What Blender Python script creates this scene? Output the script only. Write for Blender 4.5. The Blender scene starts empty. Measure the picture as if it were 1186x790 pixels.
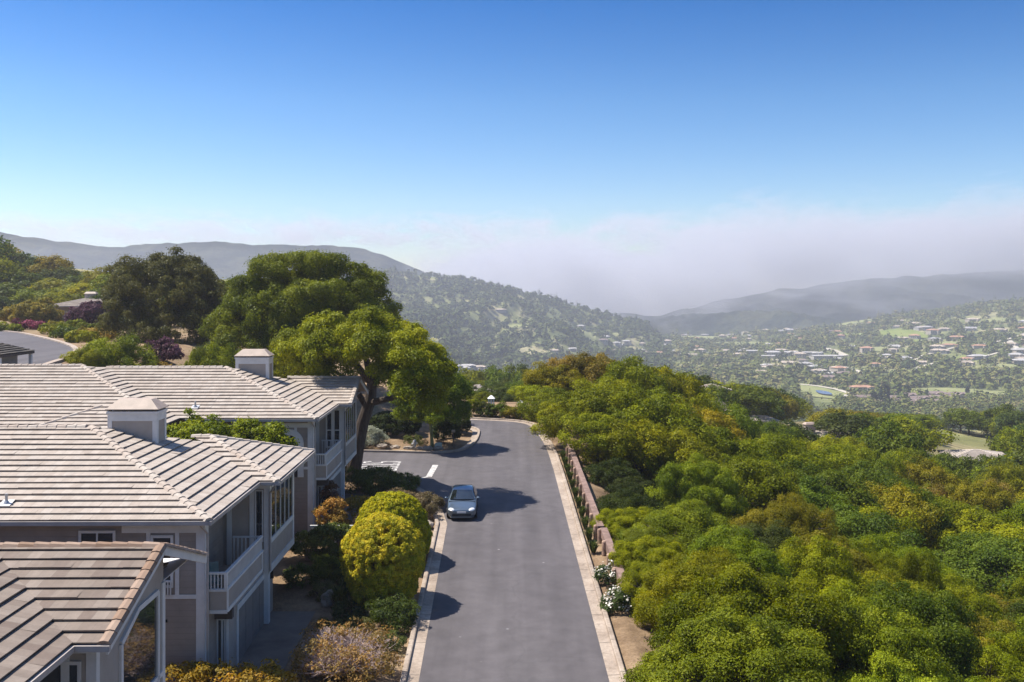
import bpy, bmesh, math, random
import numpy as np
from mathutils import Vector, Matrix, noise
from mathutils.geometry import tessellate_polygon

random.seed(7)
C = bpy.context.scene.collection
SC = bpy.context.scene
R = math.radians
# ---- camera constants: the lens of the photograph (pixels of a 1186x790 frame) and the drone's height over the road
F, CX, HY, HC = 1150.0, 593.0, 335.0, 14.26


def at(x, y, Y):
    """world point seen at frame position (x, y) at distance Y"""
    return Vector(((x - CX) * Y / F, Y, HC - (y - HY) * Y / F))


# ---------------------------------------------------------------- objects
def tag(o, label=None, cat=None, group=None, kind=None):
    if label: o['label'] = label
    if cat: o['category'] = cat
    if group: o['group'] = group
    if kind: o['kind'] = kind
    return o


def empty(name, loc=(0, 0, 0), rz=0, label=None, cat=None, group=None):
    o = bpy.data.objects.new(name, None)
    C.objects.link(o)
    o.location = loc
    o.rotation_euler = (0, 0, rz)
    o.empty_display_size = .2
    return tag(o, label, cat, group)


def link_mesh(name, me, mats, parent=None, smooth=False):
    for m in (mats if isinstance(mats, (list, tuple)) else [mats]):
        me.materials.append(m)
    if smooth:
        me.polygons.foreach_set('use_smooth', [True] * len(me.polygons))
    o = bpy.data.objects.new(name, me)
    C.objects.link(o)
    if parent: o.parent = parent
    return o


def children(o):
    return [c for c in o.children]


def copy_tree(o, parent=None):
    kids = children(o)
    c = o.copy()
    C.objects.link(c)
    c.parent = parent
    for k in kids:
        copy_tree(k, c)
    return c


class MB:
    """collects faces, builds ONE mesh object"""
    def __init__(s, org=(0, 0, 0)):
        s.v, s.f, s.m, s.uv, s.o = [], [], [], [], Vector(org)

    def face(s, pts, mi=0, uv=None):
        b = len(s.v)
        s.v += [tuple(Vector(p) - s.o) for p in pts]
        s.f.append(list(range(b, b + len(pts))))
        s.m.append(mi)
        s.uv.append(uv or [(p[0], p[2]) for p in pts])
        return s

    def box(s, x0, x1, y0, y1, z0, z1, mi=0):
        a = [(x0, y0, z0), (x1, y0, z0), (x1, y1, z0), (x0, y1, z0), (x0, y0, z1), (x1, y0, z1), (x1, y1, z1), (x0, y1, z1)]
        for q in ((3, 2, 1, 0), (4, 5, 6, 7), (0, 1, 5, 4), (1, 2, 6, 5), (2, 3, 7, 6), (3, 0, 4, 7)):
            s.face([a[i] for i in q], mi)
        return s

    def hexa(s, a, mi=0):
        for q in ((3, 2, 1, 0), (4, 5, 6, 7), (0, 1, 5, 4), (1, 2, 6, 5), (2, 3, 7, 6), (3, 0, 4, 7)):
            s.face([a[i] for i in q], mi)
        return s

    def bar(s, p, q, w, h, mi=0, up=(0, 0, 1)):
        p, q = Vector(p), Vector(q)
        d = (q - p).normalized()
        sd = d.cross(Vector(up))
        if sd.length < 1e-4: sd = d.cross(Vector((0, 1, 0)))
        sd.normalize()
        u = sd.cross(d).normalized()
        a = []
        for e in (p, q):
            a.append([e - sd * w / 2 - u * h / 2, e + sd * w / 2 - u * h / 2, e + sd * w / 2 + u * h / 2, e - sd * w / 2 + u * h / 2])
        A, B = a
        s.face([A[0], A[1], A[2], A[3]][::-1], mi); s.face(B, mi)
        for i in range(4):
            j = (i + 1) % 4
            s.face([A[i], A[j], B[j], B[i]], mi)
        return s

    def tube(s, pts, rad, n=8, mi=0, cap=True):
        pts = [Vector(p) for p in pts]
        rings = []
        ref = Vector((.31, .95, .1))
        for i, p in enumerate(pts):
            d = (pts[min(i + 1, len(pts) - 1)] - pts[max(i - 1, 0)]).normalized()
            a = d.cross(ref)
            if a.length < .05: a = d.cross(Vector((1, 0, 0)))
            a.normalize()
            b = d.cross(a).normalized()
            rings.append([p + (a * math.cos(t) + b * math.sin(t)) * rad[i] for t in [k * 2 * math.pi / n for k in range(n)]])
        for r0, r1 in zip(rings, rings[1:]):
            for k in range(n):
                s.face([r0[k], r0[(k + 1) % n], r1[(k + 1) % n], r1[k]], mi)
        if cap:
            s.face(rings[0][::-1], mi); s.face(rings[-1], mi)
        return s

    def prism(s, poly, off, mi=0):
        off = Vector(off)
        a = [Vector(p) for p in poly]
        b = [p + off for p in a]
        n = len(a)
        s.face(a[::-1], mi); s.face(b, mi)
        for i in range(n):
            s.face([a[i], a[(i + 1) % n], b[(i + 1) % n], b[i]], mi)
        return s

    def build(s, name, mats, parent=None, smooth=False, merge=False, recalc=True):
        me = bpy.data.meshes.new(name)
        me.from_pydata(s.v, [], s.f)
        me.polygons.foreach_set('material_index', s.m)
        uvl = me.uv_layers.new(name='UVMap')
        flat = [c for f in s.uv for p in f for c in p]
        uvl.data.foreach_set('uv', flat)
        if merge or recalc:
            bm = bmesh.new(); bm.from_mesh(me)
            if merge: bmesh.ops.remove_doubles(bm, verts=bm.verts, dist=1e-4)
            if merge: bmesh.ops.recalc_face_normals(bm, faces=bm.faces)
            bm.to_mesh(me); bm.free()
        return link_mesh(name, me, mats, parent, smooth)


def grid_mesh(name, P, mats, parent=None, smooth=True):
    """P: (n,m,3) array of points"""
    n, m = P.shape[:2]
    idx = np.arange(n * m).reshape(n, m)
    q = np.stack([idx[:-1, :-1], idx[:-1, 1:], idx[1:, 1:], idx[1:, :-1]], -1).reshape(-1, 4)
    return np_mesh(name, P.reshape(-1, 3), q, mats, parent, smooth)


def np_mesh(name, V, Q, mats, parent=None, smooth=False, tone=None):
    me = bpy.data.meshes.new(name)
    me.vertices.add(len(V)); me.vertices.foreach_set('co', np.ascontiguousarray(V, np.float32).ravel())
    k = Q.shape[1]
    me.loops.add(Q.size); me.loops.foreach_set('vertex_index', np.ascontiguousarray(Q, np.int32).ravel())
    me.polygons.add(len(Q))
    me.polygons.foreach_set('loop_start', np.arange(0, Q.size, k, dtype=np.int32))
    if smooth: me.polygons.foreach_set('use_smooth', np.ones(len(Q), bool))
    me.update(calc_edges=True)
    if tone is not None:
        a = me.attributes.new('tone', 'FLOAT', 'FACE')
        a.data.foreach_set('value', np.ascontiguousarray(tone, np.float32))
    return link_mesh(name, me, mats, parent)


# ---------------------------------------------------------------- materials
def new_mat(name):
    m = bpy.data.materials.new(name)
    m.use_nodes = True
    nt = m.node_tree
    nt.nodes.clear()
    out = nt.nodes.new('ShaderNodeOutputMaterial')
    return m, nt, out


def N(nt, typ, **kw):
    n = nt.nodes.new(typ)
    for k, v in kw.items():
        if k.startswith('i_'):
            key = k[2:]
            key = int(key) if key.isdigit() else key.replace('_', ' ')
            n.inputs[key].default_value = v
        else:
            setattr(n, k, v)
    return n


def L(nt, a, b):
    nt.links.new(a, b)


def ramp(nt, fac, stops):
    r = N(nt, 'ShaderNodeValToRGB')
    el = r.color_ramp.elements
    while len(el) < len(stops): el.new(.5)
    for e, (p, c) in zip(el, stops):
        e.position = p
        e.color = (*c, 1) if len(c) == 3 else c
    L(nt, fac, r.inputs[0])
    return r.outputs[0]


def mixc(nt, fac, a, b, mode='MIX'):
    m = N(nt, 'ShaderNodeMix', data_type='RGBA', blend_type=mode)
    for s, v in ((m.inputs['Factor'], fac), (m.inputs['A'], a), (m.inputs['B'], b)):
        if hasattr(v, 'node'): L(nt, v, s)
        elif isinstance(v, (int, float)): s.default_value = v
        else: s.default_value = (*v, 1)
    return m.outputs['Result']


def noise_tex(nt, scale, detail=4, rough=.55, coord='Object', dist=0, stretch=None):
    tc = N(nt, 'ShaderNodeTexCoord')
    src = tc.outputs[coord]
    if coord == 'Position':
        src = N(nt, 'ShaderNodeNewGeometry').outputs['Position']
    if stretch:
        mp = N(nt, 'ShaderNodeMapping'); mp.inputs['Scale'].default_value = stretch
        L(nt, src, mp.inputs['Vector']); src = mp.outputs[0]
    n = N(nt, 'ShaderNodeTexNoise', i_Scale=scale, i_Detail=detail, i_Roughness=rough, i_Distortion=dist)
    L(nt, src, n.inputs['Vector'])
    return n.outputs['Fac']


def position(nt):
    return N(nt, 'ShaderNodeNewGeometry').outputs['Position']


def pnoise(nt, scale, detail=4, rough=.55, dist=0, stretch=None):
    src = position(nt)
    if stretch:
        mp = N(nt, 'ShaderNodeMapping'); mp.inputs['Scale'].default_value = stretch
        L(nt, src, mp.inputs['Vector']); src = mp.outputs[0]
    n = N(nt, 'ShaderNodeTexNoise', i_Scale=scale, i_Detail=detail, i_Roughness=rough, i_Distortion=dist)
    L(nt, src, n.inputs['Vector'])
    return n.outputs['Fac']


def bsdf(nt, out, color, rough=.7, spec=.3, metal=0, bump=None, bump_s=.3, bump_d=.02):
    b = N(nt, 'ShaderNodeBsdfPrincipled')
    b.inputs['Roughness'].default_value = rough
    b.inputs['Specular IOR Level'].default_value = spec
    b.inputs['Metallic'].default_value = metal
    if hasattr(color, 'node'): L(nt, color, b.inputs['Base Color'])
    else: b.inputs['Base Color'].default_value = (*color, 1)
    if bump is not None:
        bp = N(nt, 'ShaderNodeBump', i_Strength=bump_s, i_Distance=bump_d)
        L(nt, bump, bp.inputs['Height']); L(nt, bp.outputs[0], b.inputs['Normal'])
    L(nt, b.outputs[0], out.inputs['Surface'])
    return b


def plain(name, col, rough=.7, spec=.3, metal=0, var=.25, scale=3.0, bump=0):
    """one colour with soft wear in two scales"""
    m, nt, out = new_mat(name)
    a = noise_tex(nt, scale, 6, .6)
    lo = tuple(c * (1 - var) for c in col); hi = tuple(min(1, c * (1 + var)) for c in col)
    c = ramp(nt, a, [(.3, lo), (.7, hi)])
    h = noise_tex(nt, scale * 14, 3) if bump else None
    bsdf(nt, out, c, rough, spec, metal, h, bump)
    return m


def leaf_mat(name, transl=.34, spread=.035, contrast=1.05, gloss=.07):
    m, nt, out = new_mat(name)
    oi = N(nt, 'ShaderNodeObjectInfo')
    at_ = N(nt, 'ShaderNodeAttribute', attribute_name='tone')
    t = at_.outputs['Fac']
    hs = N(nt, 'ShaderNodeHueSaturation')
    h = N(nt, 'ShaderNodeMath', operation='MULTIPLY_ADD', i_1=-spread, i_2=.5 + spread / 2); L(nt, t, h.inputs[0])
    v = N(nt, 'ShaderNodeMath', operation='MULTIPLY_ADD', i_1=contrast, i_2=1 - contrast / 2); L(nt, t, v.inputs[0])
    L(nt, h.outputs[0], hs.inputs['Hue']); L(nt, v.outputs[0], hs.inputs['Value'])
    L(nt, oi.outputs['Color'], hs.inputs['Color'])
    b = N(nt, 'ShaderNodeBsdfPrincipled'); b.inputs['Roughness'].default_value = .45
    b.inputs['Specular IOR Level'].default_value = gloss
    L(nt, hs.outputs[0], b.inputs['Base Color'])
    tr = N(nt, 'ShaderNodeBsdfTranslucent')
    hs2 = N(nt, 'ShaderNodeHueSaturation', i_Hue=.485, i_Saturation=1.1, i_Value=1.3)
    L(nt, hs.outputs[0], hs2.inputs['Color']); L(nt, hs2.outputs[0], tr.inputs['Color'])
    mx = N(nt, 'ShaderNodeMixShader'); mx.inputs[0].default_value = transl
    L(nt, b.outputs[0], mx.inputs[1]); L(nt, tr.outputs[0], mx.inputs[2])
    L(nt, mx.outputs[0], out.inputs['Surface'])
    return m


def bark_mat(name, col):
    m, nt, out = new_mat(name)
    a = noise_tex(nt, 6, 6, .65, stretch=(1, 1, .25))
    c = ramp(nt, a, [(.3, tuple(x * .5 for x in col)), (.7, tuple(x * 1.4 for x in col))])
    bsdf(nt, out, c, .9, .1, 0, noise_tex(nt, 14, 5, .7, stretch=(1, 1, .2)), .7, .05)
    return m


LEAF = leaf_mat('leaf_foliage')
GLOSSLEAF = leaf_mat('leaf_glossy', .3, .05, .7, .35)
BARK = bark_mat('oak_bark', (.075, .06, .05))
TWIG = bark_mat('dry_twig', (.44, .34, .31))
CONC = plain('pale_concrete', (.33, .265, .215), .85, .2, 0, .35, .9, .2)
def kerb_mat():
    m, nt, out = new_mat('kerb_concrete')
    big = pnoise(nt, .5, 6, .65); c = ramp(nt, big, [(.28, (.20, .155, .12)), (.5, (.31, .25, .20)), (.72, (.40, .335, .275))])
    c = mixc(nt, .5, c, ramp(nt, pnoise(nt, 7, 5, .7), [(.3, (.3, .3, .3)), (.7, (.68, .68, .68))]), 'OVERLAY')
    sx = N(nt, 'ShaderNodeSeparateXYZ'); L(nt, position(nt), sx.inputs[0])
    d = N(nt, 'ShaderNodeMath', operation='MULTIPLY', i_1=1 / 3.05); L(nt, sx.outputs['Y'], d.inputs[0])
    fr = N(nt, 'ShaderNodeMath', operation='FRACT'); L(nt, d.outputs[0], fr.inputs[0])
    c = mixc(nt, ramp(nt, fr.outputs[0], [(0, (.7, .7, .7)), (.011, (.7, .7, .7)), (.016, (0, 0, 0))]), c, (.07, .06, .05))
    st = ramp(nt, pnoise(nt, 1.6, 5, .7), [(.56, (0, 0, 0)), (.68, (.45, .45, .45))])
    c = mixc(nt, st, c, (.13, .10, .075))
    bsdf(nt, out, c, .88, .2, 0, pnoise(nt, 20, 3), .3, .01)
    return m


KERBM = kerb_mat()
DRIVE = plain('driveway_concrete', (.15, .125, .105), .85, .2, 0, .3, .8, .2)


def asphalt_mat():
    m, nt, out = new_mat('road_asphalt')
    big = pnoise(nt, .12, 4, .55, 0, (1.6, .35, 1))
    mid = pnoise(nt, 1.1, 5, .6)
    lanes = pnoise(nt, 1.0, 3, .5, 0, (1.1, .012, 1))
    fine = pnoise(nt, 38, 3, .7)
    c = ramp(nt, big, [(.3, (.076, .068, .071)), (.52, (.088, .079, .082)), (.75, (.106, .097, .099))])
    c = mixc(nt, .45, c, ramp(nt, mid, [(.3, (.35, .35, .35)), (.7, (.65, .65, .65))]), 'OVERLAY')
    c = mixc(nt, .35, c, ramp(nt, fine, [(.3, (.3, .3, .3)), (.7, (.7, .7, .7))]), 'OVERLAY')
    c = mixc(nt, .38, c, ramp(nt, lanes, [(.35, (.34, .34, .34)), (.65, (.64, .64, .64))]), 'OVERLAY')
    # pale scuffs and droppings
    sp = N(nt, 'ShaderNodeTexVoronoi', i_Scale=.75); L(nt, position(nt), sp.inputs['Vector'])
    k = ramp(nt, sp.outputs['Distance'], [(.0, (1, 1, 1)), (.035, (1, 1, 1)), (.06, (0, 0, 0))])
    k2 = N(nt, 'ShaderNodeMath', operation='MULTIPLY'); L(nt, k, k2.inputs[0])
    L(nt, ramp(nt, pnoise(nt, .6, 2), [(.5, (0, 0, 0)), (.62, (.7, .7, .7))]), k2.inputs[1])
    c = mixc(nt, k2.outputs[0], c, (.27, .25, .25))
    # sealed cracks: thin dark lines on the edges of big cells
    cr = N(nt, 'ShaderNodeTexVoronoi', feature='DISTANCE_TO_EDGE', i_Scale=.16)
    mp = N(nt, 'ShaderNodeVectorMath', operation='ADD'); L(nt, position(nt), mp.inputs[0])
    nz = N(nt, 'ShaderNodeTexNoise', i_Scale=.5); L(nt, position(nt), nz.inputs['Vector'])
    sc = N(nt, 'ShaderNodeVectorMath', operation='SCALE'); L(nt, nz.outputs['Color'], sc.inputs[0]); sc.inputs['Scale'].default_value = 2.2
    L(nt, sc.outputs[0], mp.inputs[1]); L(nt, mp.outputs[0], cr.inputs['Vector'])
    ck = ramp(nt, cr.outputs['Distance'], [(0, (.22, .22, .22)), (.003, (.16, .16, .16)), (.007, (0, 0, 0))])
    c = mixc(nt, ck, c, (.05, .047, .047))
    bsdf(nt, out, c, .82, .25, 0, fine, .25, .01)
    return m


ASPHALT = asphalt_mat()
PAINT = plain('white_road_paint', (.40, .385, .37), .75, .25, 0, .55, 3.2)


def tile_mat(name, c0, c1, c2, moss=.2):
    """flat concrete roof tile: uv in metres, one noise value per tile, rain streaks down the slope"""
    m, nt, out = new_mat(name)
    uv = N(nt, 'ShaderNodeUVMap', uv_map='UVMap')
    sx = N(nt, 'ShaderNodeSeparateXYZ'); L(nt, uv.outputs[0], sx.inputs[0])
    row = N(nt, 'ShaderNodeMath', operation='FLOOR')
    d = N(nt, 'ShaderNodeMath', operation='DIVIDE', i_1=.43); L(nt, sx.outputs['Y'], d.inputs[0]); L(nt, d.outputs[0], row.inputs[0])
    off = N(nt, 'ShaderNodeMath', operation='MULTIPLY_ADD', i_1=.5); L(nt, row.outputs[0], off.inputs[0])
    u = N(nt, 'ShaderNodeMath', operation='DIVIDE', i_1=.34); L(nt, sx.outputs['X'], u.inputs[0]); L(nt, u.outputs[0], off.inputs[2])
    col = N(nt, 'ShaderNodeMath', operation='FLOOR'); L(nt, off.outputs[0], col.inputs[0])
    cb = N(nt, 'ShaderNodeCombineXYZ'); L(nt, col.outputs[0], cb.inputs[0]); L(nt, row.outputs[0], cb.inputs[1])
    wn = N(nt, 'ShaderNodeTexWhiteNoise', noise_dimensions='2D'); L(nt, cb.outputs[0], wn.inputs['Vector'])
    c = ramp(nt, wn.outputs['Value'], [(0, c0), (.5, c1), (1, c2)])
    st = N(nt, 'ShaderNodeTexNoise', i_Scale=1.0, i_Detail=5, i_Roughness=.6)
    mp = N(nt, 'ShaderNodeMapping'); mp.inputs['Scale'].default_value = (2.2, .35, 1)
    L(nt, uv.outputs[0], mp.inputs['Vector']); L(nt, mp.outputs[0], st.inputs['Vector'])
    c = mixc(nt, .30, c, ramp(nt, st.outputs['Fac'], [(.3, (.32, .32, .32)), (.7, (.66, .65, .64))]), 'OVERLAY')
    gr = noise_tex(nt, 5, 6, .7)
    c = mixc(nt, .35, c, ramp(nt, gr, [(.3, (.34, .33, .32)), (.7, (.62, .62, .62))]), 'OVERLAY')
    ms = ramp(nt, noise_tex(nt, 1.4, 8, .75), [(.60, (0, 0, 0)), (.72, (moss, moss, moss))])
    c = mixc(nt, ms, c, (.09, .075, .06))
    # open joint between neighbouring tiles
    fr = N(nt, 'ShaderNodeMath', operation='FRACT'); L(nt, off.outputs[0], fr.inputs[0])
    j = ramp(nt, fr.outputs[0], [(0, (.55, .55, .55)), (.02, (.55, .55, .55)), (.035, (0, 0, 0))])
    c = mixc(nt, j, c, (.1, .085, .075))
    bsdf(nt, out, c, .85, .2, 0, gr, .3, .01)
    return m


TILE = tile_mat('pale_roof_tile', (.315, .266, .225), (.345, .295, .252), (.372, .325, .282), .35)
TILE2 = tile_mat('weathered_roof_tile', (.15, .115, .095), (.185, .148, .122), (.225, .185, .155), .3)
CAPT = tile_mat('ridge_cap_tile', (.36, .295, .245), (.39, .33, .28), (.41, .36, .31), .2)
CAPT2 = tile_mat('weathered_cap_tile', (.21, .135, .09), (.27, .185, .135), (.31, .225, .17), .3)
DARKTILE = tile_mat('dark_shingle', (.05, .045, .042), (.07, .062, .055), (.09, .08, .07), .3)


def siding_mat(name, col, pitch=.2):
    m, nt, out = new_mat(name)
    sx = N(nt, 'ShaderNodeSeparateXYZ'); L(nt, N(nt, 'ShaderNodeTexCoord').outputs['Object'], sx.inputs[0])
    d = N(nt, 'ShaderNodeMath', operation='DIVIDE', i_1=pitch); L(nt, sx.outputs['Z'], d.inputs[0])
    fr = N(nt, 'ShaderNodeMath', operation='FRACT'); L(nt, d.outputs[0], fr.inputs[0])
    a = noise_tex(nt, 1.5, 6, .6)
    c = ramp(nt, a, [(.3, tuple(x * .85 for x in col)), (.7, tuple(x * 1.12 for x in col))])
    j = ramp(nt, fr.outputs[0], [(0, (.6, .6, .6)), (.06, (0, 0, 0))])
    c = mixc(nt, j, c, tuple(x * .45 for x in col))
    inv = N(nt, 'ShaderNodeMath', operation='SUBTRACT', i_0=1.0); L(nt, fr.outputs[0], inv.inputs[1])
    bsdf(nt, out, c, .75, .25, 0, inv.outputs[0], .6, .02)
    return m


SIDING = siding_mat('taupe_siding', (.27, .222, .188))
WALLP = plain('taupe_panel', (.33, .283, .247), .75, .25, 0, .12, 1.2, .1)
TRIM = plain('pale_trim_paint', (.58, .555, .535), .6, .35, 0, .1, 2, .05)
GUTTER = plain('taupe_gutter', (.34, .30, .275), .55, .4, 0, .12, 2)
DARKWOOD = plain('dark_brown_fascia', (.09, .07, .06), .7, .3, 0, .2, 3)
GARAGE = plain('grey_garage_door', (.20, .175, .16), .65, .3, 0, .12, 1.5)
METAL = plain('galvanised_metal', (.45, .44, .43), .45, .5, .6, .2, 4)
CHIMCAP = plain('tan_metal_cap', (.37, .285, .225), .55, .4, 0, .22, 1.6)
WOODRAIL = plain('weathered_redwood', (.20, .135, .112), .85, .15, 0, .35, 2.2, .4)
LOGWOOD = plain('pale_log_wood', (.33, .22, .16), .85, .15, 0, .4, 4, .4)
ROCK = plain('tan_rock', (.30, .25, .20), .9, .15, 0, .35, 2.5, .6)
BLACK = plain('black_rubber', (.02, .02, .02), .8, .2, 0, .2, 4)
WHITE = plain('white_paint', (.72, .70, .68), .55, .4, 0, .1, 3)
FABRIC = plain('pale_green_cushion', (.22, .27, .24), .9, .1, 0, .15, 3)


def glass_mat(name, tint, rough=.03):
    m, nt, out = new_mat(name)
    a = noise_tex(nt, .7, 2)
    c = ramp(nt, a, [(.35, tuple(x * .5 for x in tint)), (.65, tint)])
    b = bsdf(nt, out, c, rough, 1.0)
    b.inputs['IOR'].default_value = 1.7
    bp = N(nt, 'ShaderNodeBump', i_Strength=.04, i_Distance=.02)
    L(nt, noise_tex(nt, 1.3, 2), bp.inputs['Height']); L(nt, bp.outputs[0], b.inputs['Normal'])
    return m


GLASS = glass_mat('window_glass', (.035, .04, .045))
DIMROOM = plain('dim_interior', (.03, .028, .026), .9, .1, 0, .3, 1)


def soil_mat():
    """the whole hill and valley: mulch and dry grass near the houses, scrub on the slopes, meadows and woodland floor far off"""
    m, nt, out = new_mat('hill_soil')
    n1 = pnoise(nt, .35, 7, .65)
    near = ramp(nt, n1, [(.28, (.10, .065, .04)), (.45, (.19, .13, .08)), (.58, (.27, .19, .12)), (.72, (.13, .12, .05))])
    fine = pnoise(nt, 9, 5, .7)
    near = mixc(nt, .6, near, ramp(nt, fine, [(.3, (.25, .25, .25)), (.7, (.7, .7, .7))]), 'OVERLAY')
    n2 = pnoise(nt, .012, 8, .62)
    far = ramp(nt, n2, [(.34, (.07, .085, .035)), (.46, (.11, .125, .05)), (.55, (.18, .19, .075)), (.63, (.29, .26, .14)), (.72, (.13, .14, .06))])
    far = mixc(nt, .6, far, ramp(nt, pnoise(nt, .12, 6, .7), [(.3, (.25, .25, .25)), (.7, (.7, .7, .7))]), 'OVERLAY')
    sx = N(nt, 'ShaderNodeSeparateXYZ'); L(nt, position(nt), sx.inputs[0])
    mr = N(nt, 'ShaderNodeMapRange', i_1=110.0, i_2=330.0); L(nt, sx.outputs['Y'], mr.inputs[0])
    c = mixc(nt, mr.outputs[0], near, far)
    bsdf(nt, out, c, .95, .05, 0, fine, .5, .05)
    return m


SOIL = soil_mat()
# ---------------------------------------------------------------- terrain
SL = .0368


def rz(Y):
    return SL * (np.clip(Y, -40, 100) - 36)


def sm(a, b, x):
    t = np.clip((x - a) / (b - a), 0, 1)
    return t * t * (3 - 2 * t)


_rng = np.random.RandomState(3)
_ph = _rng.rand(24) * 6.28
_di = _rng.rand(24) * 6.28


def waves(X, Y, wl, k0):
    s = 0
    for i in range(6):
        a = _di[(k0 + i) % 24]; w = wl * (.55 + .17 * i)
        s = s + np.sin((X * math.cos(a) + Y * math.sin(a)) * 6.283 / w + _ph[(k0 * 3 + i) % 24])
    return s / 6


def ht(X, Y):
    X = np.asarray(X, float); Y = np.asarray(Y, float)
    r = rz(Y)
    # -- left side: house pads, bank behind the side street, upper plateau, wooded hill
    left = r + 0 * X
    left = left + sm(79, 100, Y) * sm(-3, -14, X) * 2.6
    up = sm(-24, -36, X)
    plate = 8.5 + sm(140, 330, Y) * 9.5 * sm(-20, -70, X) + sm(230, 360, Y) * sm(-90, -170, X) * 12
    left = left * (1 - up) + plate * up
    endl = 105 + np.clip(-X - 6, 0, 60) * 3.2
    left = left - np.clip(Y - endl, 0, None) * .165
    # -- right side: falls away behind the guard rail, long wooded shoulder, then the drop to the valley
    g = np.interp(X, [4.9, 6.2, 9, 28, 40, 91, 130, 300, 700], [0, -.4, -2.0, -9, -10.5, -21, -30, -52, -80])
    right = r * np.exp(-np.clip(X - 5, 0, None) / 18) + g
    yc = np.interp(X, [5, 20, 35, 60, 91, 130, 300], [112, 140, 185, 215, 270, 320, 420])
    right = right - np.clip(Y - yc, 0, None) * .19
    loc = np.where(X > 4.9, right, left)
    # -- valley floor and the hills around it
    a = X / np.maximum(Y, 50)
    v = -98 + 3 * waves(X, Y, 420, 1)
    v = v + 85 * sm(.19, .56, a) * sm(1050, 2350, Y) + 9 * waves(X, Y, 300, 5) * sm(.15, .3, a) * sm(1000, 1500, Y)
    cr = np.interp(X, [-900, -400, -262, -180, -110, -45, 30], [-10, 2, 4, -18, -52, -80, -110])
    v = np.maximum(v, cr - np.abs(Y - 1250 - .25 * X) * .24 + 12 * folds(X, Y, 200, 9) * sm(0, 150, np.abs(Y - 1250 - .25 * X)) + 2.5 * waves(X, Y, 60, 2))
    cr = np.interp(X, [-1500, -700, -360, -250, -100, 13, 107, 200, 275, 310, 335, 380], [-60, -10, 45, 50, 36, 9, -14, -38, -56, -78, -100, -125])
    dy = Y - 2120 - .1 * X
    v = np.maximum(v, cr - np.abs(dy) * np.where(dy < 0, .125, .5) + (24 * folds(X, Y, 330, 13) + 5 * waves(X, Y, 120, 7)) * sm(-8, -200, dy + 0 * X))
    w = sm(330, 620, Y)
    return np.maximum(loc, v) * w + np.maximum(loc, -100) * (1 - w)


def folds(X, Y, wl, k):
    s = 0
    for i in range(4):
        a = (_di[(k + i) % 24] - 3.14) * .16
        u = (X * math.cos(a) + Y * math.sin(a) + wl * .22 * np.sin(Y / wl * 2.1 + _ph[(k + i) % 24])) / (wl * (.5 ** i)) + _ph[(k * 5 + i) % 24]
        s = s + (.55 ** i) * (1 - 2 * np.abs(np.sin(u * 3.1416)))
    return s / 1.9


def hz(x, y):
    return float(ht(x, y))


def ground_at(x, y, Y0=320.0, Y1=2380.0):
    """first point of the ground beyond Y0 seen at frame position (x, y)"""
    Y = np.arange(Y0, Y1, 3.0)
    z = HC - (y - HY) * Y / F
    g = ht((x - CX) * Y / F, Y)
    k = np.nonzero(z <= g)[0]
    Yh = Y[k[0]] if len(k) else Y1
    return Vector(((x - CX) * Yh / F, Yh, float(ht((x - CX) * Yh / F, Yh))))



YMAX = 2385.0
ys = np.concatenate([np.linspace(-12, 24, 19), np.geomspace(25, 130, 190), np.geomspace(131, YMAX, 330)])
ta = np.concatenate([np.linspace(-1.0, -.6, 24)[:-1], np.linspace(-.6, .6, 430), np.linspace(.6, 1.0, 24)[1:]])
Yg, Tg = np.meshgrid(ys, ta, indexing='ij')
Xg = Tg * np.maximum(Yg, 0) * 1.0 + Tg * np.clip(30 - Yg, 0, None) * .9
Zg = ht(Xg, Yg)
# the ground dips a little under the pavement and the driveways so nothing shares a plane
Zg = Zg - .12 * (sm(-5.0, -4.3, Xg) * sm(4.8, 4.1, Xg)) * (Yg < 101) - .3 * sm(62, 64, Yg) * sm(82, 80, Yg) * (Xg < -4.3) * (Xg > -26)
tint = np.array([[[0]]])
ter = grid_mesh('terrain', np.stack([Xg, Yg, Zg], -1), SOIL)
tag(ter, kind='structure', label='wooded hillside falling to the valley floor')


# ---------------------------------------------------------------- far mountains (beyond the haze box)
def far_crest(px):
    return np.interp(px, [-900, -400, -120, 0, 30, 60, 100, 130, 180, 240, 300, 360, 410, 440, 470, 500, 540, 600, 700, 760, 820, 900, 960, 1010, 1060, 1110, 1186, 1400, 1900],
                     [292, 285, 272, 269, 273, 278, 283, 287, 282, 281, 283, 284, 287, 295, 306, 317, 322, 340, 362, 366, 352, 336, 330, 322, 320, 316, 312, 306, 300])


yf = np.concatenate([np.linspace(2420, 3600, 70), np.linspace(3640, 4600, 20)])
pf = np.linspace(-700, 1900, 420)
Yf, Pf = np.meshgrid(yf, pf, indexing='ij')
Xf = (Pf - CX) * 3600 / F * (Yf / 3600) ** .85
top = HC - (far_crest(Pf) - HY) * 3600 / F
k = (Yf - 2420) / (3600 - 2420)
Zf = np.where(k <= 1, -100 + (top + 100) * np.clip(k, 0, 1) ** .75, top - (k - 1) * 260)
Zf = Zf + 75 * (folds(Xf, Yf, 620, 6) - .75) * np.where(k < 1, np.clip(k * 3, 0, 1) * np.clip((1 - k) * 2.2, 0, 1), 0)
Zf = Zf + (10 * waves(Xf, Yf, 420, 4) + 9 * waves(Xf, Yf, 170, 11) + 4 * waves(Xf, Yf, 60, 17)) * np.clip(k * 2, 0, 1) * np.where(k < 1, np.clip((1 - k) * 3 + .22, 0, 1), .3)
_fz = np.array([[noise.fractal(Vector((x * .012, y * .012, 3.3)), 1.0, 2.1, 4) for x, y in zip(rx_, ry_)] for rx_, ry_ in zip(Xf, Yf)])
Zf = Zf + _fz * 9 * np.clip(k * 3, 0, 1) * np.where(k > 1, .6, 1)
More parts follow.
